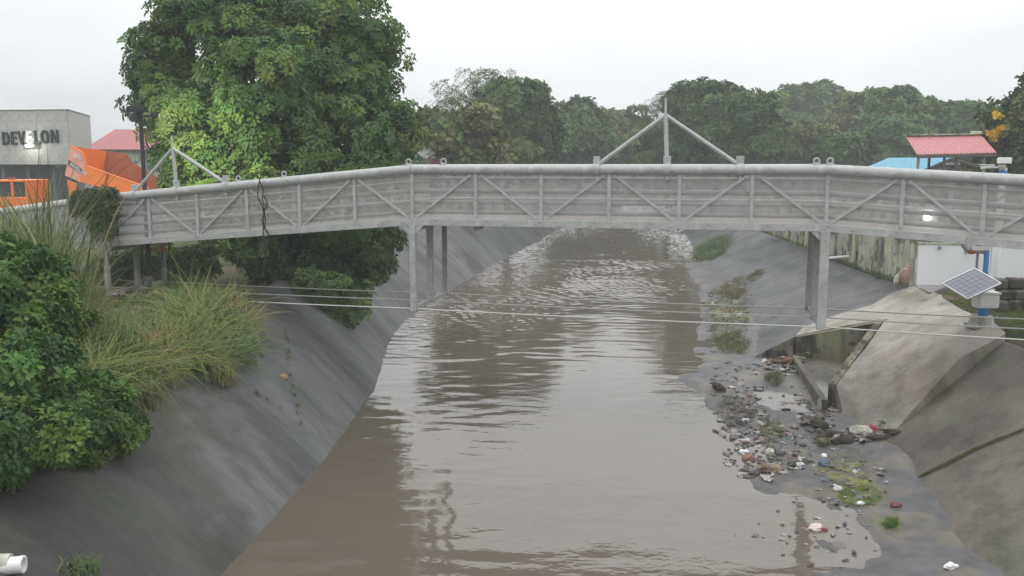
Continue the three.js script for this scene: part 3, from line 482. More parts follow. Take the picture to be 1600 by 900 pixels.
upTrees.forEach(([lab, list, D, px, tone, sp, dens, cl], i) => {
  const r = rng(100 + i), b = at(px, 300, D); b.y = 2.4; const feather = sp === 'feather';
  tree('riverside_tree', lab, 'tree', lobesAt(list, D, r, 0.6), { seed: 200 + i, base: b, trunk: feather ? 0.16 : 0.3, sprig: SPR[sp], density: feather ? 1.8 : dens * (D > 95 ? 1.1 : 1.7), clump: cl, tones: GREENS[tone], scale: feather ? [0.6, 1.0] : D > 95 ? [1.0, 1.8] : [0.8, 1.4], shell: feather ? 0.5 : 0.72 });
});
// near tree with yellow flowers at the edge of the picture
{
  const r = rng(51), L = lobesAt([[1600, 190, 38], [1640, 165, 52], [1590, 235, 38], [1640, 230, 60], [1575, 215, 22]], 46, r, 0.5), b = at(1630, 330, 46); b.y = RTOP;
  const t = tree('flowering_tree', 'olive tree with yellow blossom beside the white camera box', 'tree', L, { seed: 52, base: b, trunk: 0.22, sprig: SPR.mid, density: 5, clump: 0.6, tones: [...GREENS.olive, ...GREENS.dark], scale: [0.6, 1.1] });
  const q = rng(53), F = []; for (const [x, y] of [[1560, 208], [1566, 203], [1556, 214], [1570, 212], [1548, 210], [1560, 180], [1592, 205]]) for (let k = 0; k < 16; k++) F.push([at(x + (q() - 0.5) * 10, y + (q() - 0.5) * 8, 44.6 + q() * 0.8).sub(b), new THREE.Quaternion().setFromEuler(new THREE.Euler(q() * 6, q() * 6, q() * 6)), 0.28 + 0.2 * q(), vary(q, [0.75, 0.5, 0.04], 0.3, 0.05)]);
  foliage('blossom', SPR.mid, LEAF.dull, F, t);
  const tw = []; for (const [x, y] of [[1568, 148], [1580, 142], [1592, 150]]) tw.push(rod(at(1600, 178, 45.5).sub(b), at(x, y, 45.3).sub(b), 0.06, 6, 0.02)); mesh('bare_branch', tw, M.bark, t);
}
// the far wood that closes the view up the river: one mass
{
  const r = rng(61), L = []; for (let i = 0; i < 46; i++) { const px = 640 + i * 24; L.push([at(px, 225 + 14 * r(), 140 + 22 * r()), 3.2 + 1.4 * r(), 0.9]); L.push([at(px + 10, 250 + 10 * r(), 136 + 10 * r()), 3.0, 0.9]); }
  const m = instances('far_wood', SPR.mid, LEAFI, leafList(L, 0.35, 1.5, GREENS.mid, r, { scale: [2, 3.2] }), scene); tag(m, 'hazy far wood closing the view up the river', 'wood', null, 'stuff');
}
// ------------------------------------------------------------------ growth on the west bank
const VB = [[-6, -8.4], [-11.8, -7.15], [-14, -6.95], [-17, -6.8], [-20.4, -6.2], [-22.3, -6.75], [-23.8, -7.6], [-25, -8.5], [-26.5, -10]];
function vegX(z) { if (z > VB[0][0]) return VB[0][1]; for (let i = 0; i < VB.length - 1; i++) if (z <= VB[i][0] && z >= VB[i + 1][0]) { const t = (VB[i][0] - z) / (VB[i][0] - VB[i + 1][0]); return lerp(VB[i][1], VB[i + 1][1], t); } return -12; }
const yaw = a => new THREE.Quaternion().setFromAxisAngle(UPV, a), lean = (ax, az) => new THREE.Quaternion().setFromEuler(new THREE.Euler(ax, 0, az));
const grassMat = leafMat([1, 1, 1], 0.3);
{
  const tuftA = [blades(11, 0.85, 0.16, 71, 0.017, 0.9, 5), blades(9, 1.05, 0.12, 72, 0.02, 1.1, 5)], r = rng(72), A = [[], []];
  const dirQ = (d, tilt) => new THREE.Quaternion().setFromAxisAngle(V(d.z, 0, -d.x), tilt);
  for (let c = 0; c < 520; c++) {
    const z = lerp(-14.2, -25.4, r()), e = vegX(z), x = e - 0.25 - Math.pow(r(), 1.1) * 3.4, tone = r() < 0.16 ? [0.29, 0.235, 0.11] : r() < 0.45 ? [0.20, 0.26, 0.07] : [0.14, 0.205, 0.05], tint = vary(r, tone, 0.5, 0.2); let size = 0.65 + 0.75 * r(); { const D = -z * cP + 0.5, px = 800 + FOC * x / D, py = 254 + FOC * (EYE - leftY(x, z)) / D, lim = px > 140 && px < 275 ? 468 : px >= 275 ? 446 : 330; const k = px > 140 && px < 275 ? 1.2 : 0.62, over = lim - (py - FOC * size * k / D); if (over > 0) { size -= over * D / FOC / k; if (size < 0.3) continue; } }  // each clump takes its own random tone
    for (let k = 0; k < 14; k++) { const az = r() * 6.283, q = 0.34 * Math.sqrt(r()), px = x + Math.cos(az) * q, pz = z + Math.sin(az) * q, d = V(Math.cos(az) * 0.7 + 0.75, 0, Math.sin(az)).normalize(); A[k % 2].push([V(px, leftY(px, pz) - 0.04, pz), dirQ(d, 0.15 + 0.55 * r() + q * 0.6).multiply(yaw(r() * 6.283)), size * (0.75 + 0.5 * r()), vary(r, tint, 0.35, 0.1)]); }
  }
  A.forEach((a, i) => tag(instances('bank_grass', tuftA[i], grassMat, a, scene), i ? 'longer drooping blades among the grass on the concrete bank' : 'thick light green grass spilling over the edge of the concrete bank', 'grass', null, 'stuff'));
  const R = [], tuftB = blades(12, 1.0, 0.22, 73, 0.011, 0.5, 6), yOf = d => d;
  for (let i = 0; i < 1300; i++) {
    const z = lerp(-13.2, -24, r()), x = lerp(-8.0, -15.5, r()), g = Math.min(LTOP - 0.1, leftY(x, z)), D = -z * cP + 0.4, px = 800 + FOC * x / D; if (px < -120) continue;
    let topPx = px < 60 ? lerp(290, 400, Math.pow(r(), 0.7)) : px < 115 ? lerp(315, 430, Math.pow(r(), 0.6)) : px < 122 ? lerp(385, 440, r()) : lerp(468, 495, r()); if (px > 55 && px < 105 && r() < 0.12) topPx = 265 + 30 * r();
    const topY = EYE - (topPx - 254) / FOC * D, h = topY - g; if (h < 0.4) continue; const dry = r() < 0.25, s = h / 0.82;
    R.push([V(x, g, z), dirQ(V(r() - 0.5, 0, r() - 0.5).normalize(), 0.28 * r()).multiply(yaw(r() * 6.3)), V(s * 0.8, s, s * 0.8), vary(r, dry ? [0.30, 0.24, 0.13] : r() < 0.5 ? [0.155, 0.205, 0.075] : [0.115, 0.165, 0.06], 0.5, 0.15)]);
  }
  tag(instances('tall_reeds', tuftB, grassMat, R, scene), 'mass of tall arching reeds on the bank before the bridge end', 'reeds', null, 'stuff');
}
function grassClump(label, pos, h, n, tones, seed, arc = 0.7) {
  const r = rng(seed), t = thing('grass_clump', label, 'grass clump', pos.toArray());
  tones.forEach((c, i) => { const m = grassMat.clone(); m.color.setRGB(...c); mesh('blades', blades(Math.round(n / tones.length), h * (0.85 + 0.3 * r()), 0.45, seed + i, 0.032, arc, 7), m, t); });
}
const onL = (px, py, lift = 0) => { let t = 8; const r = ray(px, py); for (; t < 60; t += 0.03) { const p = r.clone().multiplyScalar(t).add(V(0, EYE, 0)); if (p.y <= leftY(p.x, p.z) + lift) return p; } return r.multiplyScalar(25).add(V(0, EYE, 0)); };
grassClump('large arching grass clump with brown dead blades beside the bridge-end frame', at(112, 470, 17.2).setY(2.42), 2.6, 120, [[0.11, 0.15, 0.06], [0.16, 0.18, 0.08], [0.24, 0.19, 0.11]], 301, 0.8);
grassClump('tall feathery reed clump rising in front of the orange truck', at(72, 400, 18.5).setY(2.42), 4.8, 120, [[0.15, 0.19, 0.075], [0.12, 0.16, 0.06]], 302, 0.42);
grassClump('drooping grass clump at the lower edge of the bank growth, above bare concrete', onL(228, 640), 0.95, 90, [[0.14, 0.19, 0.06], [0.22, 0.17, 0.08]], 303, 0.9);
grassClump('grass clump with a dry straw base at the tip of the bank growth', onL(345, 600), 0.75, 80, [[0.17, 0.21, 0.06], [0.28, 0.22, 0.09]], 304, 0.9);
grassClump('sparse green grass clump on the concrete beside the white pipe end', onL(120, 905), 0.45, 46, [[0.09, 0.15, 0.04], [0.13, 0.18, 0.06]], 305, 1.0);
grassClump('dark reed clump under the bridge end, beside the hanging frame', at(128, 440, 22).setY(2.42), 1.7, 90, [[0.10, 0.14, 0.055], [0.15, 0.16, 0.07]], 306, 0.6);
for (const [lab, list, D, seed] of [
  ['leafy green shrub highest on the bank at the picture edge', [[30, 450, 60], [-20, 420, 60], [70, 500, 45], [10, 510, 60]], 13.6, 401],
  ['leafy green shrub in the middle of the bank growth', [[30, 580, 58], [75, 620, 44], [-10, 610, 60], [105, 655, 32], [55, 555, 44]], 13, 402],
  ['small dark leafy shrub between the grass and the lime weed', [[165, 650, 36], [195, 672, 22], [150, 690, 20], [135, 610, 34]], 14.6, 404],
  ['lowest leafy green shrub above the concrete and the pipe end', [[10, 680, 55], [65, 680, 38], [-30, 710, 60], [110, 685, 24], [-5, 735, 26]], 12.4, 403],
]) { const r = rng(seed); const L = lobesAt(list, D, r, 0.7); const b = L[0][0].clone(); b.y = leftY(b.x, b.z) - 0.1; tree('leafy_shrub', lab, 'shrub', L, { seed, base: b, trunk: 0.05, part: 'foliage', sprig: SPR.small, mat: LEAF.bright, density: 62, clump: 0.2, tones: GREENS.lush, scale: [0.8, 1.5], shell: 0.5 }); }
{
  const r = rng(76), A = [], g = blades(9, 0.26, 0.12, 171, 0.012, 0.9, 3); for (const [x0, y0, x1, y1, n] of [[446, 515, 450, 560, 26], [448, 560, 470, 665, 26], [395, 612, 440, 640, 10]]) for (let i = 0; i < n; i++) { const t = r(); A.push([onL(lerp(x0, x1, t) + (r() - 0.5) * 5, lerp(y0, y1, t)), lean((r() - 0.5) * 0.8, -0.3 - 0.4 * r()).multiply(yaw(r() * 6)), 0.35 + 0.6 * r() * r(), vary(r, [0.14, 0.17, 0.055], 0.4, 0.15)]); }
  tag(instances('crack_weeds', g, grassMat, A, scene), 'sparse weeds along a crack in the west bank concrete', 'weeds', null, 'stuff');
}
{
  const r = rng(78), A = []; for (let c = 0; c < 90; c++) { const z = lerp(-13.5, -25, r()), e = vegX(z), x0 = e + 0.1 - r() * 2.6, tone = vary(r, r() < 0.25 ? [0.26, 0.21, 0.10] : [0.12, 0.195, 0.05], 0.5, 0.2); for (let k = 0; k < 16; k++) { const x = x0 + (r() - 0.5) * 0.7, zz = z + (r() - 0.5) * 0.8, h = 0.05 + 0.42 * r(); A.push([V(x, leftY(x, zz) + h, zz), lean((r() - 0.5) * 1.2, (r() - 0.5) * 1.2 - 0.3).multiply(yaw(r() * 6)), 0.7 + 0.8 * r(), vary(r, tone, 0.35, 0.1)]); } }
  tag(instances('mixed_weeds', SPR.small, LEAFI, A, scene), 'leafy weeds and dead leaves tangled among the bank grass', 'weeds', null, 'stuff');
}
{ // lime ground cover at the edge
  const r = rng(75), A = []; for (let i = 0; i < 900; i++) { const p = onL(lerp(60, 160, r()), lerp(690, 735, r())); A.push([p.add(V(0, 0.03 + 0.08 * r(), 0)), lean((r() - 0.5), (r() - 0.5) - 0.3).multiply(yaw(r() * 6)), 0.5 + 0.5 * r(), vary(r, [0.17, 0.24, 0.05], 0.4, 0.1)]); }
  tag(instances('creeping_weed', SPR.small, LEAFI, A, scene), 'bright lime creeping weed at the lower edge of the shrubs', 'weed', null, 'stuff');
}
{ // climber over the bridge end
  const o = thing('climbing_vine', 'dark green vine climbing over the bridge end plate', 'vine', at(150, 345, 25.6).toArray()), r = rng(81), A = [], c = o.position;
  const a = at(122, 315, 25.75), b = at(184, 306, 25.45); for (let i = 0; i < 1300; i++) { const u = r(), v = Math.pow(r(), 1.25) * clamp(0.62 + 0.6 * noise3(u * 6, 3, 1), 0.12, 1.25); const p = a.clone().lerp(b, u).add(V((r() - 0.5) * 0.2, 0.16 + 0.12 * noise3(u * 9, 1, 2) - v * 1.3, 0)).addScaledVector(W2, -0.02 - 0.07 * r()); A.push([p.sub(c), lean(0.9 + (r() - 0.5), (r() - 0.5)).multiply(yaw(r() * 6)), 0.6 + 0.7 * r(), vary(r, r() < 0.3 ? [0.12, 0.13, 0.06] : [0.075, 0.115, 0.045], 0.4, 0.1)]); }
  foliage('foliage', SPR.small, LEAF.dull, A, o);
  const st = []; for (let i = 0; i < 7; i++) { const p = a.clone().lerp(b, (i + 0.5) / 7).addScaledVector(W2, -0.02); st.push(tube([p.clone().add(V(0.1, -1.9, 0)).sub(c), p.clone().add(V((r() - 0.5) * 0.3, -0.8, 0)).sub(c), p.clone().add(V(0, 0.15, 0)).sub(c)], 0.012, 10, 5)); } mesh('stem', st, M.bark, o);
}
// ------------------------------------------------------------------ west side: showroom, red-roofed hall, lamp post, truck
const font = await new FontLoader().loadAsync('fonts/droid/droid_sans_bold.typeface.json');
{
  const C = at(113, 300, 58).setY(LFAR - 0.1), A = at(-160, 300, 60).setY(LFAR - 0.1), B = at(147, 300, 66).setY(LFAR - 0.1);
  const o = thing('showroom_building', 'grey clad flat-roofed building with black sign letters behind the orange truck', 'building', C.toArray());
  const u = A.clone().sub(C).setY(0), w = u.length(), un = u.clone().normalize(), s = B.clone().sub(C).setY(0), sl = s.length(), sn = s.clone().normalize();
  const topY = at(113, 173, 58).y - C.y, lowY = at(113, 257, 58).y - C.y;
  const inward = sn.clone().addScaledVector(un, -sn.dot(un)).normalize(), G = new THREE.Group(); G.name = 'fascia'; o.add(G);
  const nP = 6; for (let i = 0; i < nP; i++) { const a = un.clone().multiplyScalar(w * i / nP + 0.008), b = un.clone().multiplyScalar(w * (i + 1) / nP - 0.008), y = (topY + lowY) / 2; mesh('panel', beam(a.setY(y), b.setY(y), 0.12, topY - lowY, inward, 0.01), M.cladding, G); }
  mesh('side_panel', beam(sn.clone().multiplyScalar(0.07).setY((topY + lowY) / 2), sn.clone().multiplyScalar(sl).setY((topY + lowY) / 2), 0.12, topY - lowY, un, 0.01), M.claddingSide, o);
  mesh('parapet_cap', [beam(un.clone().multiplyScalar(-0.1).setY(topY + 0.03), un.clone().multiplyScalar(w).setY(topY + 0.03), 0.22, 0.05, inward), beam(sn.clone().multiplyScalar(0.12).setY(topY + 0.03), sn.clone().multiplyScalar(sl).setY(topY + 0.03), 0.22, 0.05, un)], M.greyRoof, o);
  const q = inward.clone().multiplyScalar(0.9); mesh('wall', [beam(q.clone().setY(lowY / 2), un.clone().multiplyScalar(w).add(q).setY(lowY / 2), 0.2, lowY, inward), beam(sn.clone().multiplyScalar(0.95).addScaledVector(un, 0.8).setY(lowY / 2), sn.clone().multiplyScalar(sl).addScaledVector(un, 0.8).setY(lowY / 2), 0.2, lowY, un)], M.windowFrame, o);
  for (let i = 0; i < 7; i++) { const a = un.clone().multiplyScalar(w * (i + 0.08) / 7).addScaledVector(inward, 0.79).setY(lowY / 2), b = un.clone().multiplyScalar(w * (i + 0.92) / 7).addScaledVector(inward, 0.79).setY(lowY / 2); mesh('window', beam(a, b, 0.06, lowY - 0.4, inward), M.glassDark, o); }
  { const c = V(0, topY - 0.3, 0).addScaledVector(un, 0.12).addScaledVector(sn, 0.12), e = un.clone().multiplyScalar(w - 0.3), f = sn.clone().multiplyScalar(sl - 0.2), k = [c, c.clone().add(e), c.clone().add(e).add(f), c.clone().add(f)], d = k.map(p => p.clone().add(V(0, -0.1, 0))); const g = new THREE.BufferGeometry().setFromPoints([k[0], k[1], k[2], k[0], k[2], k[3], d[0], d[2], d[1], d[0], d[3], d[2]]); g.computeVertexNormals(); mesh('roof', boxUV(g), M.greyRoof, o); }
  // letters of the sign, standing off the fascia
  const S = new THREE.Group(); S.name = 'sign'; o.add(S); const face = inward.clone().multiplyScalar(-1), bx = un.clone().multiplyScalar(-1);
  const L = (ch, px, wpx, tint) => { const g = new TextGeometry(ch, { font, size: 0.86, depth: 0.1, curveSegments: 4 }); g.computeBoundingBox(); const bb = g.boundingBox; g.translate(-bb.min.x, -bb.min.y, 0); g.scale((wpx * 58 / FOC) / (bb.max.x - bb.min.x), 0.86 / (bb.max.y - bb.min.y), 1); g.applyMatrix4(new THREE.Matrix4().makeBasis(bx, UPV, face)); const d = (113 - px) * 58.3 / FOC; const p = un.clone().multiplyScalar(d).addScaledVector(face, 0.075).setY(at(60, 227 - px * 0.035, 58).y - C.y); g.translate(p.x, p.y, p.z); mesh('letter', g, tint ? M.white : M.letter, S); };
  [['D', 2, 12], ['E', 17, 10], ['V', 29, 12.5], ['E', 44, 10, 1], ['L', 57, 9], ['O', 68, 13.5], ['N', 85, 12.5]].forEach(a => L(...a));  // one E is white: lamp glare painted into the letter
  // the small lamp that lights the fascia by the sign
  const lp = un.clone().multiplyScalar((113 - 53) * 58 / FOC).addScaledVector(face, 0.45).setY(at(55, 228, 58).y - C.y); const em = phys([1, 1, 1], { emissive: new THREE.Color(1, 1, 0.95), emissiveIntensity: 1.6 });
  const lb = mesh('sign_lamp', box(0.5, 0.16, 0.12), em, o); lb.position.copy(lp); const pl = new THREE.PointLight(new THREE.Color(1, 1, 0.88), 3, 0, 2); pl.position.copy(lp).addScaledVector(face, 0.3); pl.castShadow = true; o.add(pl);
}
{ // hall with the red roof
  const a = at(140, 300, 74).setY(LFAR - 0.1), b = at(300, 300, 76).setY(LFAR - 0.1), o = thing('red_roofed_hall', 'low white hall with a dull red metal roof behind the lamp post', 'building', a.toArray());
  const u = b.clone().sub(a), eave = at(180, 234, 75).y - a.y, ridge = at(180, 203, 80).y - a.y, back = V(0, 0, -5.5);
  mesh('wall', [beam(V(0, eave / 2, 0), u.clone().setY(eave / 2), 0.25, eave), beam(V(0.1, eave / 2, -0.2), V(0.1, eave / 2, -11), 0.25, eave)], M.dirtyWhite, o);
  const n = 22; for (let i = 0; i < n; i++) { const p = u.clone().multiplyScalar(i / n), q = u.clone().multiplyScalar((i + 0.96) / n), g = new THREE.BufferGeometry(), e = V(0, eave + 0.02, 0.6), r = back.clone().setY(ridge), t = V(0, 0.06, 0); const k = [p.clone().add(e), q.clone().add(e), q.clone().add(r), p.clone().add(r)], f = k.map(x => x.clone().sub(t)); g.setFromPoints([k[0], k[1], k[2], k[0], k[2], k[3], f[0], f[1], k[1], f[0], k[1], k[0], f[1], f[2], k[2], f[1], k[2], k[1]]); g.computeVertexNormals(); mesh('roof_panel', boxUV(g), M.redRoof, o); }
  mesh('antenna', rod(V(3.4, ridge, -5.3), V(3.4, ridge + 1.2, -5.3), 0.03, 5), M.steelDark, o);
}
{ // lamp post whose floodlight lights the tree
  const b = at(228, 330, 26.6).setY(LTOP - 0.05), o = thing('lamp_post', 'black lamp post with box floodlights against the broadleaf tree', 'lamp post', b.toArray()), h = at(226, 165, 26.6).y - b.y;
  mesh('pole', rod(V(0, 0, 0), V(0, h, 0), 0.075, 10, 0.055), M.lampBlack, o);
  mesh('floodlight', [box(0.5, 0.17, 0.34, -0.08, h - 0.13, 0), box(0.08, 0.2, 0.08, 0, h - 0.02, 0)], M.lampBlack, o);
  mesh('floodlight', [box(0.22, 0.24, 0.22, -0.12, h - 0.38, 0.06)], M.lampBlack, o);
  mesh('arm', rod(V(0, h - 0.34, 0), V(0.3, h - 0.3, -0.16), 0.025, 6), M.lampBlack, o);
  const dir = V(0.75, -0.62, -2.2).normalize(); const em = phys([1, 1, 1], { emissive: new THREE.Color(0.95, 1, 0.85), emissiveIntensity: 4 });
  const hd = mesh('floodlight', box(0.2, 0.16, 0.14), M.lampBlack, o); hd.position.set(0.34, h - 0.28, -0.2); hd.lookAt(o.localToWorld(V(0.34, h - 0.28, -0.2)).clone().add(dir)); const lens = mesh('lens', box(0.16, 0.12, 0.02, 0, 0, 0.085), em, hd);
  const s = new THREE.SpotLight(new THREE.Color(0.93, 1, 0.72), 60, 0, 1.15, 0.8, 2); s.position.set(0.34, h - 0.28, -0.2).addScaledVector(dir, 0.14); s.target.position.copy(s.position).addScaledVector(dir, 4); s.castShadow = true; s.shadow.radius = 4; o.add(s, s.target);
}
{ // dump truck, its body raised
  const D = 43, k = D / FOC, o = thing('dump_truck', 'orange dump truck with its body tipped up behind the bridge end', 'truck', at(110, 360, D).setY(LFAR - 0.05).toArray());
  const loc = (px, py, d = D) => at(px, py, d).sub(o.position), sheet = (pts, th = 0.06) => { const n = pts[1].clone().sub(pts[0]).cross(pts[2].clone().sub(pts[0])).normalize().multiplyScalar(th / 2), A = pts.map(p => p.clone().add(n)), B = pts.map(p => p.clone().sub(n)), P = []; for (let i = 1; i < pts.length - 1; i++) { P.push(A[0], A[i], A[i + 1], B[0], B[i + 1], B[i]); } for (let i = 0; i < pts.length; i++) { const j = (i + 1) % pts.length; P.push(A[i], B[i], B[j], A[i], B[j], A[j]); } const g = new THREE.BufferGeometry().setFromPoints(P); g.computeVertexNormals(); return boxUV(g); };
  const bed = new THREE.Group(); bed.name = 'tipper_body'; o.add(bed);
  const wv = V(0.75, -0.22, -2.1), q = (px, py) => loc(px, py), F = p => p.clone().add(wv);
  const a0 = q(111, 228), a1 = q(131, 240), a2 = q(134, 259), a3 = q(232, 294), b3 = q(228, 309), b2 = q(186, 300), b1 = q(124, 284), b0 = q(102, 274);
  mesh('near_side', sheet([a2, a3, b3, b2, b1]), M.orange, bed);
  mesh('near_front_panel', sheet([a0, a1, a2, b1, b0]), M.salmon, bed);  // paler than the side: light on the angled sheet is put into the colour
  mesh('far_side', sheet([F(a0), F(q(144, 232)), F(q(152, 246)), F(a3), F(b3), F(b1), F(b0)]), M.orangeWornShade, bed);  // inner face: its shading is put into the darker colour
  mesh('headboard', sheet([a0, F(a0), F(b0), b0]), M.orange, bed);
  mesh('floor', sheet([b0, F(b0), F(b3), b3]), M.orangeWornShade, bed);
  mesh('top_rail', [rod(a2, a3, 0.05, 6), rod(a0, a1, 0.05, 6), rod(a1, a2, 0.05, 6)], M.orange, bed);
  for (const t of [0.36]) mesh('rib', beam(a2.clone().lerp(a3, t).add(V(0, 0.02, 0.06)), b1.clone().lerp(b3, t + 0.02).add(V(0, 0, 0.06)), 0.07, 0.07), M.orangeWornShade, bed);
  { const off = V(0, 0, 0.05); mesh('arrow_stripe', sheet([q(108, 250), q(129, 264), q(134, 271), q(124, 268), q(107, 258)].map(p => p.add(off)), 0.02), M.lampBlack, bed);
    const dx = q(127, 264.5).sub(q(109, 252.5)).normalize(), nrm = V(0, 0, 1), up = nrm.clone().cross(dx).normalize(); const g = new TextGeometry('DEVELON', { font, size: 0.155, depth: 0.012, curveSegments: 3 }); g.applyMatrix4(new THREE.Matrix4().makeBasis(dx, up, nrm)); const p = q(109, 257.5).add(V(0, 0, 0.075)); g.translate(p.x, p.y, p.z); mesh('lettering', g, M.white, bed);
    const h = new TextGeometry('DEV', { font, size: 0.16, depth: 0.012, curveSegments: 3 }); h.applyMatrix4(new THREE.Matrix4().makeBasis(dx, up, nrm)); const p2 = q(115, 244).add(V(0, 0, 0.05)); h.translate(p2.x, p2.y, p2.z); mesh('lettering', h, M.white, bed); }
  mesh('lift_bracket', [sheet([q(106, 281), q(121, 287), q(116, 312), q(110, 312)], 0.12)], M.orange, o);
  mesh('lift_ram', rod(q(113, 312).add(V(0, 0, -1)), q(140, 290).add(V(0, 0, -1)), 0.09, 10), M.steel, o);
  mesh('chassis', [box(7.2, 0.24, 0.14, 0.4, 0.95, -0.6), box(7.2, 0.24, 0.14, 0.4, 0.95, -1.5), box(0.2, 0.2, 1.2, 2.6, 0.9, -1.05), box(0.9, 0.5, 0.5, -0.6, 0.85, -0.35)], M.lampBlack, o);
  const cab = new THREE.Group(); cab.name = 'cab'; o.add(cab); const top = loc(48, 281).y, x1 = loc(48, 300).x, x0 = x1 - 2.0;
  mesh('shell', [box(2.0, 0.1, 2.1, (x0 + x1) / 2, top - 0.05, -1.05, 0.04), box(2.0, 0.9, 2.1, (x0 + x1) / 2, 1.15, -1.05, 0.08), ...[[x0 + 0.07, -0.06], [x1 - 0.07, -0.06], [x0 + 1.25, -0.06], [x0 + 0.07, -2.04], [x1 - 0.07, -2.04]].map(([x, z]) => box(0.14, top - 1.55, 0.1, x, (top + 1.5) / 2, z, 0.02)), box(0.05, top - 1.6, 2.0, x1 - 0.04, (top + 1.5) / 2, -1.05)], M.orange, cab);
  for (const [a, b] of [[x0 + 0.15, x0 + 1.17], [x0 + 1.33, x1 - 0.15]]) mesh('window', box(b - a, top - 1.72, 0.03, (a + b) / 2, (top + 1.5) / 2, -0.08, 0), M.glassDark, cab);
  mesh('windscreen', box(0.03, top - 1.75, 1.9, x0 + 0.05, (top + 1.5) / 2, -1.05, 0), M.glassDark, cab); mesh('beacon', box(0.3, 0.1, 0.12, (x0 + x1) / 2, top + 0.05, -0.5), M.orangeWornShade, cab);
  for (const x of [x0 + 0.9, 1.7, 2.9]) for (const z of [-0.2, -1.9]) { const w = new THREE.Group(); w.name = 'wheel'; w.position.set(x, 0.5, z); o.add(w); const t = new THREE.TorusGeometry(0.36, 0.15, 10, 24); mesh('tyre', t, M.rubber, w); const rim = new THREE.CylinderGeometry(0.24, 0.24, 0.16, 16); rim.rotateX(Math.PI / 2); mesh('rim', rim, M.steelDark, w); }
}
{ // small house with white planks by the tree
  const b = at(700, 300, 64).setY(LFAR - 0.1), o = thing('small_house', 'small house with grey gabled roof and red base beyond the truss', 'house', b.toArray()), L = (px, py, d = 64) => at(px, py, d).sub(b);
  const w0 = L(672, 300).x, w1 = L(752, 300).x, e = L(700, 247).y; mesh('wall', [box(w1 - w0, e, 0.2, (w0 + w1) / 2, e / 2, 0)], std([0.30, 0.10, 0.10], { map: wallTex }), o); mesh('gable', prism([[w0, 0], [w1, 0], [(w0 + w1) / 2 + 0.3, L(725, 216).y - e - 0.1]], 0.15).translate(0, e, -0.1), M.greyRoof, o);
  const rr = (a, c) => { const d = c.clone().sub(a); return beam(a.clone().add(V(0, 0, -2)), c.clone().add(V(0, 0, -2)), 4.6, 0.1, V(0, 0, 1)); }; mesh('roof', [rr(L(664, 248), L(720, 216)), rr(L(721, 215), L(762, 246))], M.greyRoof, o);
}
for (const [i, a, b, lab] of [[0, [655, 226], [667, 240], 'upper white plank leaning beside the small house'], [1, [651, 236], [669, 246], 'lower white plank leaning beside the small house'], [2, [672, 210], [676, 230], 'upright white board above the leaning planks']]) { const p = at(...a, 60), q = at(...b, 60); const g = beam(p, q, 0.08, 0.3 - i * 0.06, V(0, 0, 1)); tag(mesh('plank', g, M.white), lab, 'plank'); }
{ const p = at(957, 262, 260), q = at(957, 173, 260); p.y = 2.4; const o = thing('lattice_mast', 'faint far lattice mast rising above the trees', 'mast', p.toArray()); const h = q.y - p.y; const g = []; for (const [x, z] of [[-1, -1], [1, -1], [1, 1], [-1, 1]]) g.push(rod(V(x * 1.6, 0, z * 1.6), V(x * 0.25, h, z * 0.25), 0.12, 5)); mesh('leg', g, M.steel, o); const br = []; for (let k = 0; k < 8; k++) { const t = k / 8, u = (k + 1) / 8, A = lerp(1.6, 0.25, t), B = lerp(1.6, 0.25, u); br.push(rod(V(-A, t * h, A), V(B, u * h, B), 0.08, 4), rod(V(A, t * h, A), V(-B, u * h, B), 0.08, 4)); } mesh('lattice', br, M.steel, o); }
{ const c = at(243, 385, 27.5); const o = thing('orange_barrier', 'scrap of orange barrier netting behind the bridge-end frame', 'barrier', c.toArray()); const a = []; for (let i = 0; i < 4; i++) a.push(beam(V(-0.4, 0.12 - i * 0.08 + (i % 2) * 0.02, 0), V(0.4, 0.1 - i * 0.08, 0.05), 0.01, 0.035)); for (let i = 0; i < 9; i++) a.push(beam(V(-0.4 + i * 0.1, -0.16, 0.025), V(-0.4 + i * 0.1, 0.13, 0.025), 0.012, 0.02)); mesh('netting', a, M.orange, o); for (const x of [-0.42, 0.42]) mesh('stake', rod(V(x, -1.2, 0), V(x, 0.2, 0), 0.025, 6), M.bark, o); }
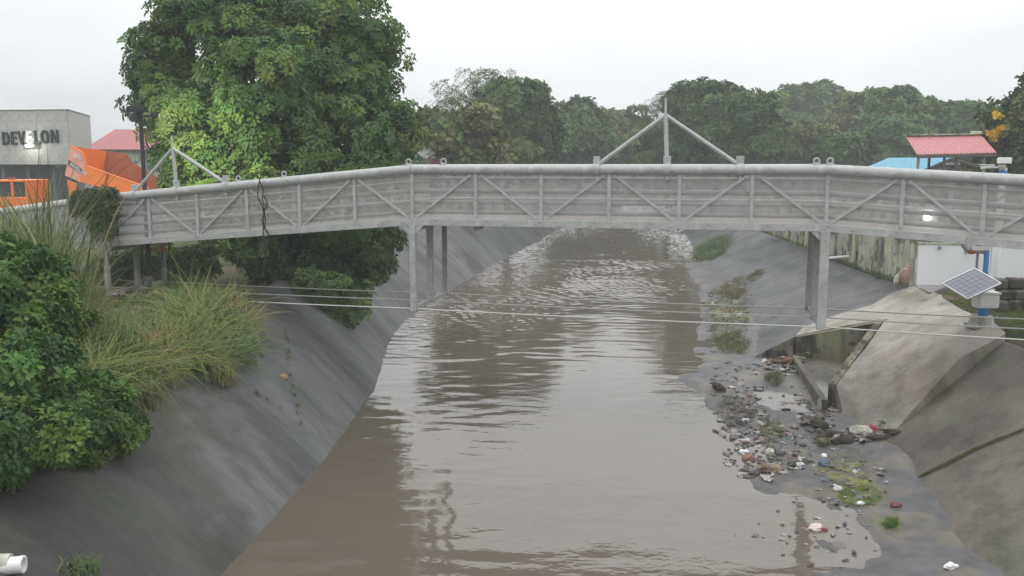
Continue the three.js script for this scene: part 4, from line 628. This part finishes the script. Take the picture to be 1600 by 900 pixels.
// ------------------------------------------------------------------ east side
{ // kiosk with the red corrugated roof
  const D = 42, b = at(1490, 320, D).setY(RTOP - 0.02), o = thing('kiosk', 'open kiosk with pinkish red corrugated roof and pale ridge cap', 'kiosk', b.toArray()), L = (px, py, d) => at(px, py, d).sub(b);
  const e0 = L(1433, 241, D), e1 = L(1557, 238, D), r0 = L(1415, 213, D * 1.06), r1 = L(1533, 211, D * 1.06), n = 60, m = 2, P = [], idx = [], uv = [];
  const up = r0.clone().sub(e0).cross(e1.clone().sub(e0)).normalize(); if (up.y < 0) up.negate();
  const back0 = r0.clone().add(r0.clone().sub(e0).multiply(V(1, -1, 1))), back1 = r1.clone().add(r1.clone().sub(e1).multiply(V(1, -1, 1)));
  const roofSheet = (a, c, d, f) => { const P = [], uv = [], idx = [], N = 120; for (let j = 0; j < 2; j++) for (let k = 0; k < 2; k++) for (let i = 0; i <= N; i++) { const p = (k ? d : a).clone().lerp(k ? f : c, i / N); p.y += 0.025 * Math.sin(i / N * 6.283 * 24) - (j ? 0.02 : 0); P.push(...p.toArray()); uv.push(i / N * 4, k * 2.6); } const w = N + 1; for (let j = 0; j < 2; j++) for (let i = 0; i < N; i++) { const s = j * 2 * w + i; idx.push(s, s + 1, s + w, s + 1, s + w + 1, s + w); } for (let i = 0; i < N; i++) idx.push(i, i + 2 * w, i + 1, i + 1, i + 2 * w, i + 1 + 2 * w); const g = new THREE.BufferGeometry(); g.setAttribute('position', new THREE.Float32BufferAttribute(P, 3)); g.setAttribute('uv', new THREE.Float32BufferAttribute(uv, 2)); g.setIndex(idx); g.computeVertexNormals(); return g; };
  const kr = M.kioskRoof.clone(); kr.side = THREE.DoubleSide; mesh('roof', roofSheet(e0, e1, r0, r1), kr, o);
  mesh('ridge_cap', [beam(r0.clone().add(V(-0.05, 0.06, 0.02)), r1.clone().add(V(0.05, 0.06, 0.02)), 0.34, 0.05)], M.dirtyWhite, o); mesh('ridge_vent', rod(r1.clone().add(V(-0.5, 0.1, 0)), r1.clone().add(V(0.02, 0.1, 0)), 0.09, 8), M.dirtyWhite, o);
  mesh('fascia', beam(e0.clone().add(V(0, -0.12, 0)), e1.clone().add(V(0, -0.12, 0)), 0.06, 0.14), M.darkWood, o);
  for (const [px, d, mt] of [[1437, 1.0, M.oldWall], [1454, 1.05, M.darkWood], [1478, 1.0, M.darkWood], [1497, 1.0, M.darkWood], [1540, 1.0, M.oldWall]]) { const p = L(px, 250, D * d); mesh('post', rod(V(p.x, 0, p.z - 0.15), V(p.x, e0.y + (d > 1 ? 0.3 : 0), p.z - 0.15), 0.07, 8), mt, o); }
  mesh('cross_bar', beam(L(1478, 268, D).add(V(0, 0, -0.15)), L(1497, 268, D).add(V(0, 0, -0.15)), 0.06, 0.08), M.darkWood, o);
}
{ // house with the blue roof
  const D = 50, b = at(1480, 320, D).setY(RTOP - 0.02), o = thing('blue_roofed_house', 'low house with a blue metal roof and grey gable behind the kiosk', 'house', b.toArray()), L = (px, py, d = D) => at(px, py, d).sub(b);
  const ax = L(1482, 247), l = L(1432, 268), r = L(1572, 276); mesh('gable_wall', prism([[l.x, 0], [r.x, 0], [r.x, r.y], [ax.x, ax.y - 0.05], [l.x, l.y]], 0.2).translate(0, 0, -0.25), M.beigeWall, o);
  const back = V(-1.2, 0, -5.5); const pl = (p, q, mt, nm) => { const k = [p, q, q.clone().add(back), p.clone().add(back)], t = V(0, -0.08, 0), g = new THREE.BufferGeometry(), f = k.map(x => x.clone().add(t)); g.setFromPoints([k[0], k[1], k[2], k[0], k[2], k[3], f[0], f[1], k[1], f[0], k[1], k[0], f[3], f[0], k[0], f[3], k[0], k[3], f[2], f[1], f[0], f[2], f[0], f[3], k[1], f[1], f[2], k[1], f[2], k[2]]); g.computeVertexNormals(); mesh(nm, boxUV(g), mt, o); };
  const bl = M.blueRoof.clone(); bl.side = THREE.DoubleSide; pl(L(1412, 276).add(V(0, 0, 0.3)), ax.clone().add(V(0, 0.04, 0.3)), bl, 'roof'); pl(ax.clone().add(V(0.01, 0.045, 0.3)), r.clone().add(V(0.2, 0, 0.3)), M.greyRoof, 'roof');
  mesh('wall', box(0.2, l.y, 5.2, l.x + 0.1, l.y / 2, -2.9), M.beigeWall, o); mesh('verge_board', [beam(ax.clone().add(V(0, -0.09, 0.33)), r.clone().add(V(0.2, -0.12, 0.33)), 0.05, 0.14), beam(L(1412, 276).add(V(0, -0.13, 0.33)), ax.clone().add(V(0, -0.1, 0.33)), 0.05, 0.14)], M.darkWood, o); mesh('vent', box(0.9, 0.12, 0.08, ax.x, ax.y - 0.32, 0.02), M.alu, o);
}
{ // camera pole
  const D = 27, b = at(1563, 330, D).setY(RTOP - 0.02), o = thing('camera_pole', 'pole carrying a white box and a bullet camera above the bridge rail', 'camera', b.toArray()), L = (px, py) => at(px, py, D).sub(b);
  mesh('pole', rod(V(0, 0, 0), V(0, L(1563, 262).y, 0), 0.10, 10), M.white, o); mesh('band', rod(V(0, L(1563, 274).y, 0), V(0, L(1563, 266).y, 0), 0.115, 12), M.blue, o);
  const t = L(1562, 251); mesh('white_box', box(0.34, 0.18, 0.22, t.x, t.y, 0.05, 0.02), M.white, o); mesh('bracket', rod(V(0, L(1563, 262).y, 0), V(0, t.y - 0.08, 0), 0.04, 8), M.steelDark, o);
  const c = L(1528, 261); mesh('arm', rod(V(0, L(1563, 261).y, 0.05), V(c.x + 0.2, c.y - 0.02, 0.05), 0.028, 6), M.white, o); mesh('bullet_camera', [rod(V(c.x - 0.02, c.y - 0.01, 0.05), V(c.x + 0.34, c.y + 0.02, 0.05), 0.055, 10), box(0.4, 0.02, 0.16, c.x + 0.15, c.y + 0.07, 0.05, 0.005)], M.white, o); mesh('junction_box', box(0.2, 0.13, 0.14, -0.12, L(1563, 261).y, 0.12, 0.02), M.dirtyWhite, o);
}
// old mossy wall beside the track and the white wall that meets it
const WC = atY(1428, 446, RTOP).setY(0);
{
  const o = thing('mossy_wall', 'tall old stained concrete wall with moss beside the track', 'wall', [WC.x - 0.12, RTOP, WC.z]); const far = V(2.0, 0, -26), h = 2.5, n = 9;
  for (let i = 0; i < n; i++) { const a = far.clone().multiplyScalar((i + 0.012) / n), b = far.clone().multiplyScalar((i + 0.988) / n), r = rng(900 + i); a.x += (r() - 0.5) * 0.1; b.x += (r() - 0.5) * 0.1; const y = h / 2 + (r() - 0.5) * 0.12; mesh('wall_panel', beam(a.setY(y - 0.1), b.setY(y - 0.1), 0.2, h, null, 0.03), M.oldWall, o); if (i < 7) mesh('pilaster', box(0.34, h + 0.1, 0.34, b.x - 0.06, h / 2, b.z - 0.03, 0.03), M.oldWall, o); }
  const r = rng(77), A = []; for (let i = 0; i < 500; i++) { const t = Math.pow(r(), 1.3); A.push([V(far.x * t - 0.16 - 0.25 * r(), 0.02, far.z * t), lean((r() - 0.5) * 0.5, 0.2 * r()).multiply(yaw(r() * 6)), 0.2 + 0.28 * r(), vary(r, [0.13, 0.17, 0.055], 0.4, 0.1)]); } instances('moss_fringe', blades(9, 0.6, 0.3, 9, 0.02, 0.8), grassMat, A, o).userData.kind = 'stuff';
}
{
  const o = thing('white_wall', 'low white painted wall behind the solar panel', 'wall', [WC.x + 0.05, RTOP, WC.z]), top = at(1430, 379, -(WC.z * cP) + EYE * sP * 0.4).y - RTOP; const hh = 1.42;
  const e = V(9, 0, 1.4); for (let i = 0; i < 4; i++) { const a = e.clone().multiplyScalar((i + 0.004) / 4), b = e.clone().multiplyScalar((i + 0.996) / 4); mesh('wall_panel', beam(a.setY(hh / 2 - 0.02), b.setY(hh / 2 - 0.02), 0.16, hh), M.paintWall, o); }
  mesh('coping', beam(V(-0.02, hh, 0), e.clone().setY(hh), 0.22, 0.05), M.dirtyWhite, o);
  for (const x of [0.62, 1.45]) mesh('bracket', box(0.09, 0.1, 0.1, x, hh - 0.12 - (x > 1 ? 0.12 : 0), 0.15 + x * 0.15), M.steelDark, o);
}
{ const D = 26.5, b = atY(1543, 450, RTOP).setY(RTOP); const p = at(1543, 380, D); const o = thing('blue_post', 'bright blue post standing against the white wall', 'post', [p.x, RTOP - 0.02, p.z]); mesh('post', rod(V(0, 0, 0), V(0, p.y - RTOP, 0), 0.075, 10), M.blue, o); mesh('cap', rod(V(0, p.y - RTOP, 0), V(0, p.y - RTOP + 0.03, 0), 0.085, 10), M.blue, o); }
{ const p = at(1524, 392, 26.6), o = thing('pipe_elbow', 'grey pipe elbow with rusty joint on top of the white wall', 'pipe', p.toArray()); mesh('pipe', tube([V(-0.42, 0.34, 0), V(-0.3, 0.1, 0.02), V(-0.16, 0.02, 0.04), V(0.3, 0, 0.04)], 0.085, 20, 10), M.steelDark, o); mesh('box', box(0.55, 0.24, 0.3, 0.1, 0.13, 0.0, 0.03), M.alu, o); mesh('joint', rod(V(-0.2, 0.02, 0.04), V(-0.08, 0.01, 0.04), 0.11, 10), M.orangeWornShade, o); mesh('stand', rod(V(0.1, 0, -0.05), V(0.1, RTOP - p.y, -0.05), 0.04, 8), M.steelDark, o); }
{ // stone wall end on the lawn
  const c = atY(1600, 500, RTOP), o = thing('stone_revetment', 'low mossy stone wall at the edge of the lawn', 'wall', [c.x + 0.15, RTOP, c.z - 1.6]), r = rng(95);
  for (let row = 0; row < 3; row++) for (let i = 0; i < 9; i++) { if (row > 2 && i < 1) continue; const w = 0.36 + 0.16 * r(), g = box(w, 0.28 + 0.08 * r(), 0.42, i * 0.42 + (row % 2) * 0.2 + row * 0.05, 0.14 + row * 0.3 - 0.02, -row * 0.10 + (r() - 0.5) * 0.08 - i * 0.05, 0.08); mesh('stone', g, [std([0.12, 0.10, 0.085], { map: wallTex }), std([0.17, 0.165, 0.12], { map: wallTex }), M.bankDim][Math.floor(r() * 3)], o); }
}
{ // weather station with the solar panel
  const D = 22.3, b = atY(1533, 510, RTOP + 0.02); const o = thing('weather_station', 'solar powered station: tilted panel, white box, blue post on white base', 'solar station', [b.x, RTOP, b.z]), k = D / FOC;
  const base = new THREE.CylinderGeometry(0.25, 0.32, 0.3, 20); base.translate(0, 0.15, 0); mesh('base', [boxUV(base), box(0.62, 0.12, 0.55, 0, 0.05, 0, 0.03)], M.dirtyWhite, o);
  mesh('post', rod(V(0.03, 0.28, 0), V(0.03, 0.55, 0), 0.13, 14), M.blue, o);
  const hb = mesh('housing', [box(0.52, 0.36, 0.4, 0.06, 0.68, 0, 0.05), box(0.56, 0.05, 0.44, 0.06, 0.88, 0, 0.02)], M.white, o);
  const c = at(1517.5, 443, D + 0.1).sub(o.position), u = V(0.557, 0.053, 0.39), f = V(-0.319, -0.33, 0.5);
  const X = u.clone().add(f).normalize(), Y = u.clone().sub(f).normalize(), N = X.clone().cross(Y).normalize(); if (N.y < 0) N.negate();
  const side = u.clone().add(f).length(), P = new THREE.Group(); P.name = 'solar_panel'; P.position.copy(c); const Xo = X, Zo = X.clone().cross(N); P.quaternion.setFromRotationMatrix(new THREE.Matrix4().makeBasis(Xo, N, Zo)); o.add(P);
  mesh('frame', [box(side, 0.04, 0.035, 0, 0, side / 2 - 0.017), box(side, 0.04, 0.035, 0, 0, -side / 2 + 0.017), box(0.035, 0.04, side - 0.07, side / 2 - 0.017, 0, 0), box(0.035, 0.04, side - 0.07, -side / 2 + 0.017, 0, 0)], M.alu, P);
  mesh('backing', box(side - 0.08, 0.012, side - 0.08, 0, -0.012, 0, 0), M.dirtyWhite, P);
  const n = 6, s = (side - 0.09) / n; for (let i = 0; i < n; i++) for (let j = 0; j < n; j++) mesh('cell', box(s - 0.008, 0.008, s - 0.008, (i - (n - 1) / 2) * s, 0.0, (j - (n - 1) / 2) * s, 0), M.solar, P);
  mesh('mast', rod(V(0.05, 0.9, -0.1), c.clone().add(V(0, -0.03, 0)), 0.035, 8), M.steelDark, o);
}
{ const p = atY(1412, 444, RTOP + 0.03), o = thing('sack', 'slumped pink and white sack leaning against the mossy wall corner', 'sack', p.toArray()); const mk = (w, h, x, y, s) => { const g = new THREE.IcosahedronGeometry(1, 3), q = g.attributes.position; for (let i = 0; i < q.count; i++) { const a = V().fromBufferAttribute(q, i), f = 1 + 0.22 * fbm(a.x * 2 + s, a.y * 2, a.z * 2, 3); q.setXYZ(i, a.x * w * f + x + 0.22 * a.y * h, a.y * h * f + y, a.z * w * 0.7 * f); } g.computeVertexNormals(); return boxUV(g); }; mesh('sack_body', mk(0.24, 0.30, 0, 0.26, 1), std([0.48, 0.34, 0.31], { map: wallTex }), o); mesh('cloth', mk(0.14, 0.2, -0.2, 0.18, 4), M.dirtyWhite, o); mesh('tie', rod(V(0.08, 0.5, 0), V(0.14, 0.64, 0.02), 0.07, 8, 0.1), std([0.5, 0.3, 0.26]), o); }
{ const a = atY(1290, 404, RTOP + 0.35), c = atY(1325, 401, RTOP + 0.35); tag(mesh('white_rail', rod(a, c, 0.06, 8), M.white), 'white horizontal pipe rail beside the two leaning trunks', 'rail'); }
for (const [x0, y0, x1, y1, lab] of [[1312, 397, 1322, 340, 'dark leaning trunk farther up the track'], [1327, 405, 1336, 340, 'dark leaning trunk nearer the mossy wall']]) { const a = atY(x0, y0, RTOP), d = a.distanceTo(V(0, EYE, 0)), b = at(x1, y1 - 55, d - 1); const o = thing('leaning_trunk', lab, 'tree trunk', a.toArray()); mesh('trunk', [rod(V(0, -0.1, 0), b.clone().sub(a).multiplyScalar(0.5), 0.2, 10, 0.16), rod(b.clone().sub(a).multiplyScalar(0.49), b.clone().sub(a), 0.16, 10, 0.1)], M.bark, o); mesh('root', rod(V(-0.15, -0.1, 0.1), V(0.05, 0.7, 0), 0.2, 8, 0.08), M.bark, o); }
// lawn on the east bank
{
  const g = blades(10, 0.10, 0.22, 111, 0.008, 0.8, 3), r = rng(112), A = []; for (let i = 0; i < 12000; i++) { const z = lerp(-18, -29.4, r()), x = lerp(12.1, 19, Math.pow(r(), 1.2)); const [, , c] = station(z), edge = c + (z < -27.5 ? 0.6 : 0.15); if (x < edge + 0.25 * fbm(x * 2, z * 2, 6, 3) || fbm(x * 0.7, z * 0.7, 8, 3) < -0.16) continue; A.push([V(x, RTOP - 0.02, z), lean((r() - 0.5) * 0.5, (r() - 0.5) * 0.5).multiply(yaw(r() * 6)), 0.6 + 0.8 * r(), vary(r, r() < 0.25 ? [0.20, 0.19, 0.07] : [0.115, 0.155, 0.045], 0.4, 0.12)]); }
  tag(instances('lawn_grass', g, grassMat, A, scene), 'short patchy lawn around the solar station', 'grass', null, 'stuff');
}
// ------------------------------------------------------------------ weeds and rubbish on the mud
{
  const g = blades(12, 0.28, 0.28, 121, 0.013, 0.9, 3), r = rng(122), A = [], put = (px, py, n, rx, ry, tone, s = 1) => { for (let i = 0; i < n; i++) { const a = r() * 6.283, q = Math.sqrt(r()), p = atY(px + Math.cos(a) * q * rx, py + Math.sin(a) * q * ry, 0.1); p.y = Math.max(mudY(p.x, p.z), rightY(p.x, p.z)); if (p.y < 0.0) continue; A.push([p, lean((r() - 0.5) * 0.7, (r() - 0.5) * 0.7).multiply(yaw(r() * 6)), s * (0.6 + 0.8 * r()), vary(r, tone, 0.45, 0.15)]); } };
  put(1135, 490, 270, 36, 45, [0.16, 0.15, 0.06], 0.9); put(1150, 458, 140, 26, 12, [0.19, 0.15, 0.07], 0.9); put(1145, 535, 160, 24, 16, [0.14, 0.16, 0.05], 0.9);
  put(1112, 398, 240, 30, 12, [0.10, 0.15, 0.05], 1.8); put(1180, 455, 60, 12, 5, [0.14, 0.16, 0.06], 0.9);
  put(1318, 735, 420, 40, 36, [0.2, 0.2, 0.05], 0.2); put(1345, 772, 260, 34, 14, [0.14, 0.22, 0.04], 0.24); put(1205, 672, 160, 18, 18, [0.15, 0.19, 0.045], 0.24); put(1392, 815, 50, 9, 5, [0.12, 0.2, 0.04], 0.5); put(1210, 592, 90, 14, 8, [0.12, 0.14, 0.05], 0.6); put(1150, 640, 160, 30, 22, [0.13, 0.12, 0.06], 0.4); put(1285, 690, 60, 14, 10, [0.13, 0.13, 0.05], 0.5);
  tag(instances('mud_weeds', g, grassMat, A, scene), 'low green and brown weeds growing on the mud flat', 'weeds', null, 'stuff');
  // growth in the open joint of the near slabs
  const B = []; const J = [V(8.3, 0.18, -17.46), V(9.3, 0.9, -17.16), V(10.4, 1.75, -16.46), V(11.5, RTOP, -15.86)]; for (let i = 0; i < 260; i++) { const t = r() * 3, k = Math.min(2, Math.floor(t)), p = J[k].clone().lerp(J[k + 1], t - k); p.z += (r() - 0.5) * 0.07; B.push([p, lean((r() - 0.5) * 0.8, (r() - 0.5) * 0.8).multiply(yaw(r() * 6)), 0.18 + 0.2 * r(), vary(r, r() < 0.3 ? [0.16, 0.13, 0.05] : [0.15, 0.16, 0.05], 0.4, 0.1)]); }
  tag(instances('joint_moss', g, grassMat, B, scene), 'strip of moss and weeds in the joint between the near slabs', 'moss', null, 'stuff');
}
function crumple(seed, w, h, d, f = 0.35, det = 3) { const g = new THREE.IcosahedronGeometry(0.5, det), q = g.attributes.position; for (let i = 0; i < q.count; i++) { const a = V().fromBufferAttribute(q, i), k = 1 + f * 2 * fbm(a.x * 3.2 + seed, a.y * 3.2, a.z * 3.2 + seed, 3); q.setXYZ(i, a.x * w * k, Math.max(-0.3 * h, a.y * h * k), a.z * d * k); } g.computeVertexNormals(); return boxUV(g); }
{
  const r = rng(131), A = [], put = (px, py, n, rx, ry, smin, smax) => { for (let i = 0; i < n; i++) { const a = r() * 6.283, q = Math.sqrt(r()), p = atY(px + Math.cos(a) * q * rx, py + Math.sin(a) * q * ry, 0.08); p.y = Math.max(0.0, mudY(p.x, p.z), rightY(p.x, p.z)) + 0.012; const c = [[0.5, 0.49, 0.47], [0.3, 0.28, 0.26], [0.24, 0.22, 0.2], [0.07, 0.06, 0.055], [0.07, 0.06, 0.055], [0.13, 0.09, 0.07], [0.24, 0.13, 0.115], [0.13, 0.16, 0.21], [0.2, 0.18, 0.155], [0.10, 0.09, 0.075], [0.15, 0.13, 0.105]][Math.floor(r() * 11)]; const s = lerp(smin, smax, r() * r()); A.push([p, new THREE.Quaternion().setFromEuler(new THREE.Euler((r() - 0.5) * 0.6, r() * 6.3, (r() - 0.5) * 0.6)), V(s * (0.6 + r()), s * (0.3 + 0.5 * r()), s * (0.6 + r())), vary(r, c, 0.5, 0.1)]); } };
  put(1200, 708, 120, 70, 38, 0.04, 0.22); put(1165, 660, 70, 40, 34, 0.04, 0.2); put(1140, 490, 40, 36, 50, 0.06, 0.22); put(1330, 760, 40, 60, 40, 0.04, 0.16); put(1280, 660, 40, 26, 20, 0.05, 0.2); put(1250, 820, 22, 110, 60, 0.03, 0.12); put(1345, 685, 60, 45, 9, 0.05, 0.22); put(1230, 575, 40, 36, 14, 0.05, 0.2); put(1160, 600, 24, 50, 20, 0.05, 0.2); put(1370, 640, 7, 60, 50, 0.03, 0.07); put(1350, 480, 6, 60, 40, 0.04, 0.1);
  const m = instances('litter', crumple(3, 1, 1, 1, 0.5, 1), std([1, 1, 1], { roughness: 0.6 }), A, scene); tag(m, 'small mixed rubbish strewn over the mud flat', 'litter', null, 'stuff');
}
{
  const r = rng(141), A = [], g = new THREE.PlaneGeometry(1, 1, 6, 6); g.rotateX(-Math.PI / 2); const q = g.attributes.position; for (let i = 0; i < q.count; i++) { const x = q.getX(i), z = q.getZ(i); q.setXYZ(i, x * (1 + 0.5 * noise3(x * 3, z * 3, 2)), 0.35 * fbm(x * 3 + 5, z * 3, 4, 3) + 0.12, z * (1 + 0.5 * noise3(x * 3, z * 3, 8))); } g.computeVertexNormals();
  const put = (px, py, n, rx, ry, smin, smax) => { for (let i = 0; i < n; i++) { const a = r() * 6.283, k = Math.sqrt(r()), p = atY(px + Math.cos(a) * k * rx, py + Math.sin(a) * k * ry, 0.08); p.y = Math.max(0, mudY(p.x, p.z), rightY(p.x, p.z)) + 0.005; const c = [[0.36, 0.35, 0.33], [0.24, 0.225, 0.21], [0.12, 0.10, 0.085], [0.085, 0.075, 0.065], [0.17, 0.14, 0.115], [0.22, 0.2, 0.18], [0.10, 0.12, 0.09]][Math.floor(r() * 7)], s = lerp(smin, smax, r() * r()); A.push([p, new THREE.Quaternion().setFromEuler(new THREE.Euler((r() - 0.5) * 0.5, r() * 6.3, (r() - 0.5) * 0.5)), V(s, s * 0.8, s * (0.4 + 0.6 * r())), vary(r, c, 0.5, 0.1)]); } };
  put(1300, 835, 16, 90, 46, 0.05, 0.16); put(1150, 600, 50, 46, 34, 0.06, 0.26); put(1240, 690, 40, 70, 50, 0.05, 0.22); put(1200, 705, 80, 74, 44, 0.07, 0.3); put(1160, 655, 70, 44, 34, 0.08, 0.3); put(1138, 492, 90, 36, 50, 0.08, 0.32); put(1330, 750, 30, 60, 44, 0.06, 0.2); put(1335, 685, 50, 56, 10, 0.1, 0.4); put(1225, 575, 40, 40, 16, 0.1, 0.35); put(1280, 655, 40, 26, 26, 0.1, 0.35); put(1240, 640, 30, 60, 40, 0.06, 0.24);
  const m = std([1, 1, 1], { roughness: 0.7, side: THREE.DoubleSide }); tag(instances('torn_plastic', g, m, A, scene), 'torn sheets and flattened bags matted into the mud', 'litter', null, 'stuff');
}
const junk = (name, label, cat, px, py, w, h, d, mat, seed, turn = 0, y = null) => { const p = atY(px, py, 0.12); p.y = y ?? Math.max(0, mudY(p.x, p.z), rightY(p.x, p.z)); const m = mesh(name, crumple(seed, w, h, d, 0.3), mat); m.position.copy(p).add(V(0, h * 0.22, 0)); m.rotation.y = turn; return tag(m, label, cat); };
const bagWhite = std([0.68, 0.66, 0.62], { map: wallTex, roughness: 0.6 });
junk('plastic_bag', 'white and pink plastic bag jammed at the foot of the wing slab', 'bag', 1346, 680, 0.5, 0.3, 0.34, bagWhite, 5); 
junk('cloth_rag', 'crimson rag beside the white bag at the foot of the wing slab', 'rag', 1362, 678, 0.22, 0.26, 0.3, std([0.36, 0.06, 0.10]), 6);
junk('driftwood', 'dark tangle of driftwood under the wing slab', 'driftwood', 1320, 688, 0.7, 0.2, 0.3, std([0.09, 0.065, 0.05], { map: wallTex }), 7, 0.4);
junk('driftwood', 'dark brush heap below the front corner of the drain wall', 'driftwood', 1280, 665, 0.4, 0.26, 0.5, std([0.08, 0.075, 0.05], { map: wallTex }), 8);
for (const [px, py, w, d, t, lab] of [[1300, 676, 0.5, 0.2, 0.5, 'short dark stick pile left of the white bag under the wing slab'], [1372, 689, 0.55, 0.2, -0.2, 'dark brush wedged under the far end of the wing slab toe'], [1395, 692, 0.4, 0.16, -0.3, 'small dark twig heap at the corner of the wing slab toe']]) junk('driftwood', lab, 'driftwood', px, py, w, 0.16, d, std([0.085, 0.065, 0.05], { map: wallTex }), px, t);
junk('stone', 'flat tan stone at the water edge of the rubbish heap', 'stone', 1203, 730, 0.52, 0.26, 0.34, std([0.36, 0.28, 0.21], { map: wallTex }), 9);
junk('plastic_bag', 'white crumpled bag lying on the tan stone', 'bag', 1201, 714, 0.26, 0.16, 0.18, bagWhite, 10, 1, 0.2);
junk('clay_shard', 'reddish clay shard near the tip of the rubbish heap', 'shard', 1171, 710, 0.28, 0.18, 0.24, std([0.26, 0.15, 0.12]), 11);
junk('plastic_bag', 'small bright white bag above the clay shard', 'bag', 1163, 700, 0.2, 0.12, 0.14, M.white, 12);
junk('blue_cloth', 'dusty blue cloth lump next to the mossy patch', 'cloth', 1287, 724, 0.26, 0.18, 0.26, std([0.11, 0.14, 0.20]), 13);
junk('foam_ball', 'round white foam ball on the blue cloth', 'foam ball', 1288, 716, 0.12, 0.08, 0.12, M.white, 14, 0, 0.16);
junk('carton', 'pale pink carton stranded alone in shallow water', 'carton', 1276, 816, 0.3, 0.14, 0.2, std([0.62, 0.5, 0.48]), 15, 0.5);
junk('red_wrapper', 'red wrapper against the stranded pale carton', 'wrapper', 1288, 818, 0.12, 0.08, 0.1, std([0.33, 0.11, 0.12]), 16);
junk('drift_log', 'dark rounded log lying in shallow water below the weeds', 'log', 1122, 607, 0.26, 0.22, 0.56, std([0.10, 0.07, 0.055], { map: wallTex }), 17, 0.3);
junk('plastic_bottle', 'white bottle stuck among the weeds on the mud flat', 'bottle', 1155, 497, 0.24, 0.16, 0.16, M.white, 18);
junk('plastic_bag', 'white bag in the mossy patch of the mud flat', 'bag', 1309, 763, 0.17, 0.12, 0.15, bagWhite, 19);
junk('foam_scrap', 'white foam scrap beside the bag in the mossy patch', 'foam', 1345, 780, 0.17, 0.08, 0.1, M.white, 20);
junk('foam_scrap', 'white foam scrap in the lower corner by the near slab', 'foam', 1485, 896, 0.24, 0.12, 0.14, M.white, 21, 0.3);
junk('brick_scrap', 'dark red brick scrap at the toe of the near slab', 'brick', 1400, 788, 0.22, 0.12, 0.14, std([0.17, 0.07, 0.06]), 22);
junk('tyre_piece', 'black rubber piece lying in the shallow water', 'rubber piece', 1228, 636, 0.26, 0.1, 0.14, M.rubber, 23);
junk('fallen_branch', 'pale twisted branch standing by the front corner of the drain', 'branch', 1280, 640, 0.14, 0.5, 0.12, std([0.30, 0.30, 0.24]), 24, 0.6);
junk('brush_heap', 'rust brown brush heap at the foot of the drain end wall', 'brush', 1228, 570, 0.8, 0.24, 0.4, std([0.20, 0.12, 0.07], { map: wallTex }), 25);
junk('dried_clod', 'small tan clod stuck on the concrete slope', 'clod', 443, 590, 0.2, 0.16, 0.16, std([0.30, 0.22, 0.11]), 26).position.copy(onL(443, 590));
{ // white pipe end sticking out of the bank
  const p = onL(14, 884, 0.05), a = p.clone(), o = thing('drain_pipe', 'white plastic pipe end lying on the concrete in the lower corner', 'pipe', a.toArray()); const g = new THREE.LatheGeometry([[0.085, 0], [0.11, 0], [0.11, 0.02], [0.105, 0.06], [0.105, 1.4], [0.085, 1.4], [0.085, 0]].map(q => new THREE.Vector2(...q)), 24); g.rotateZ(Math.PI / 2 + 0.04); g.rotateY(0.15); g.translate(0.19, 0.02, 0); mesh('pipe', boxUV(g), M.white, o); mesh('collar', rod(V(-0.12, 0.032, 0.02), V(0.02, 0.026, 0), 0.125, 20), M.dirtyWhite, o);
}

renderer.render(scene, camera);
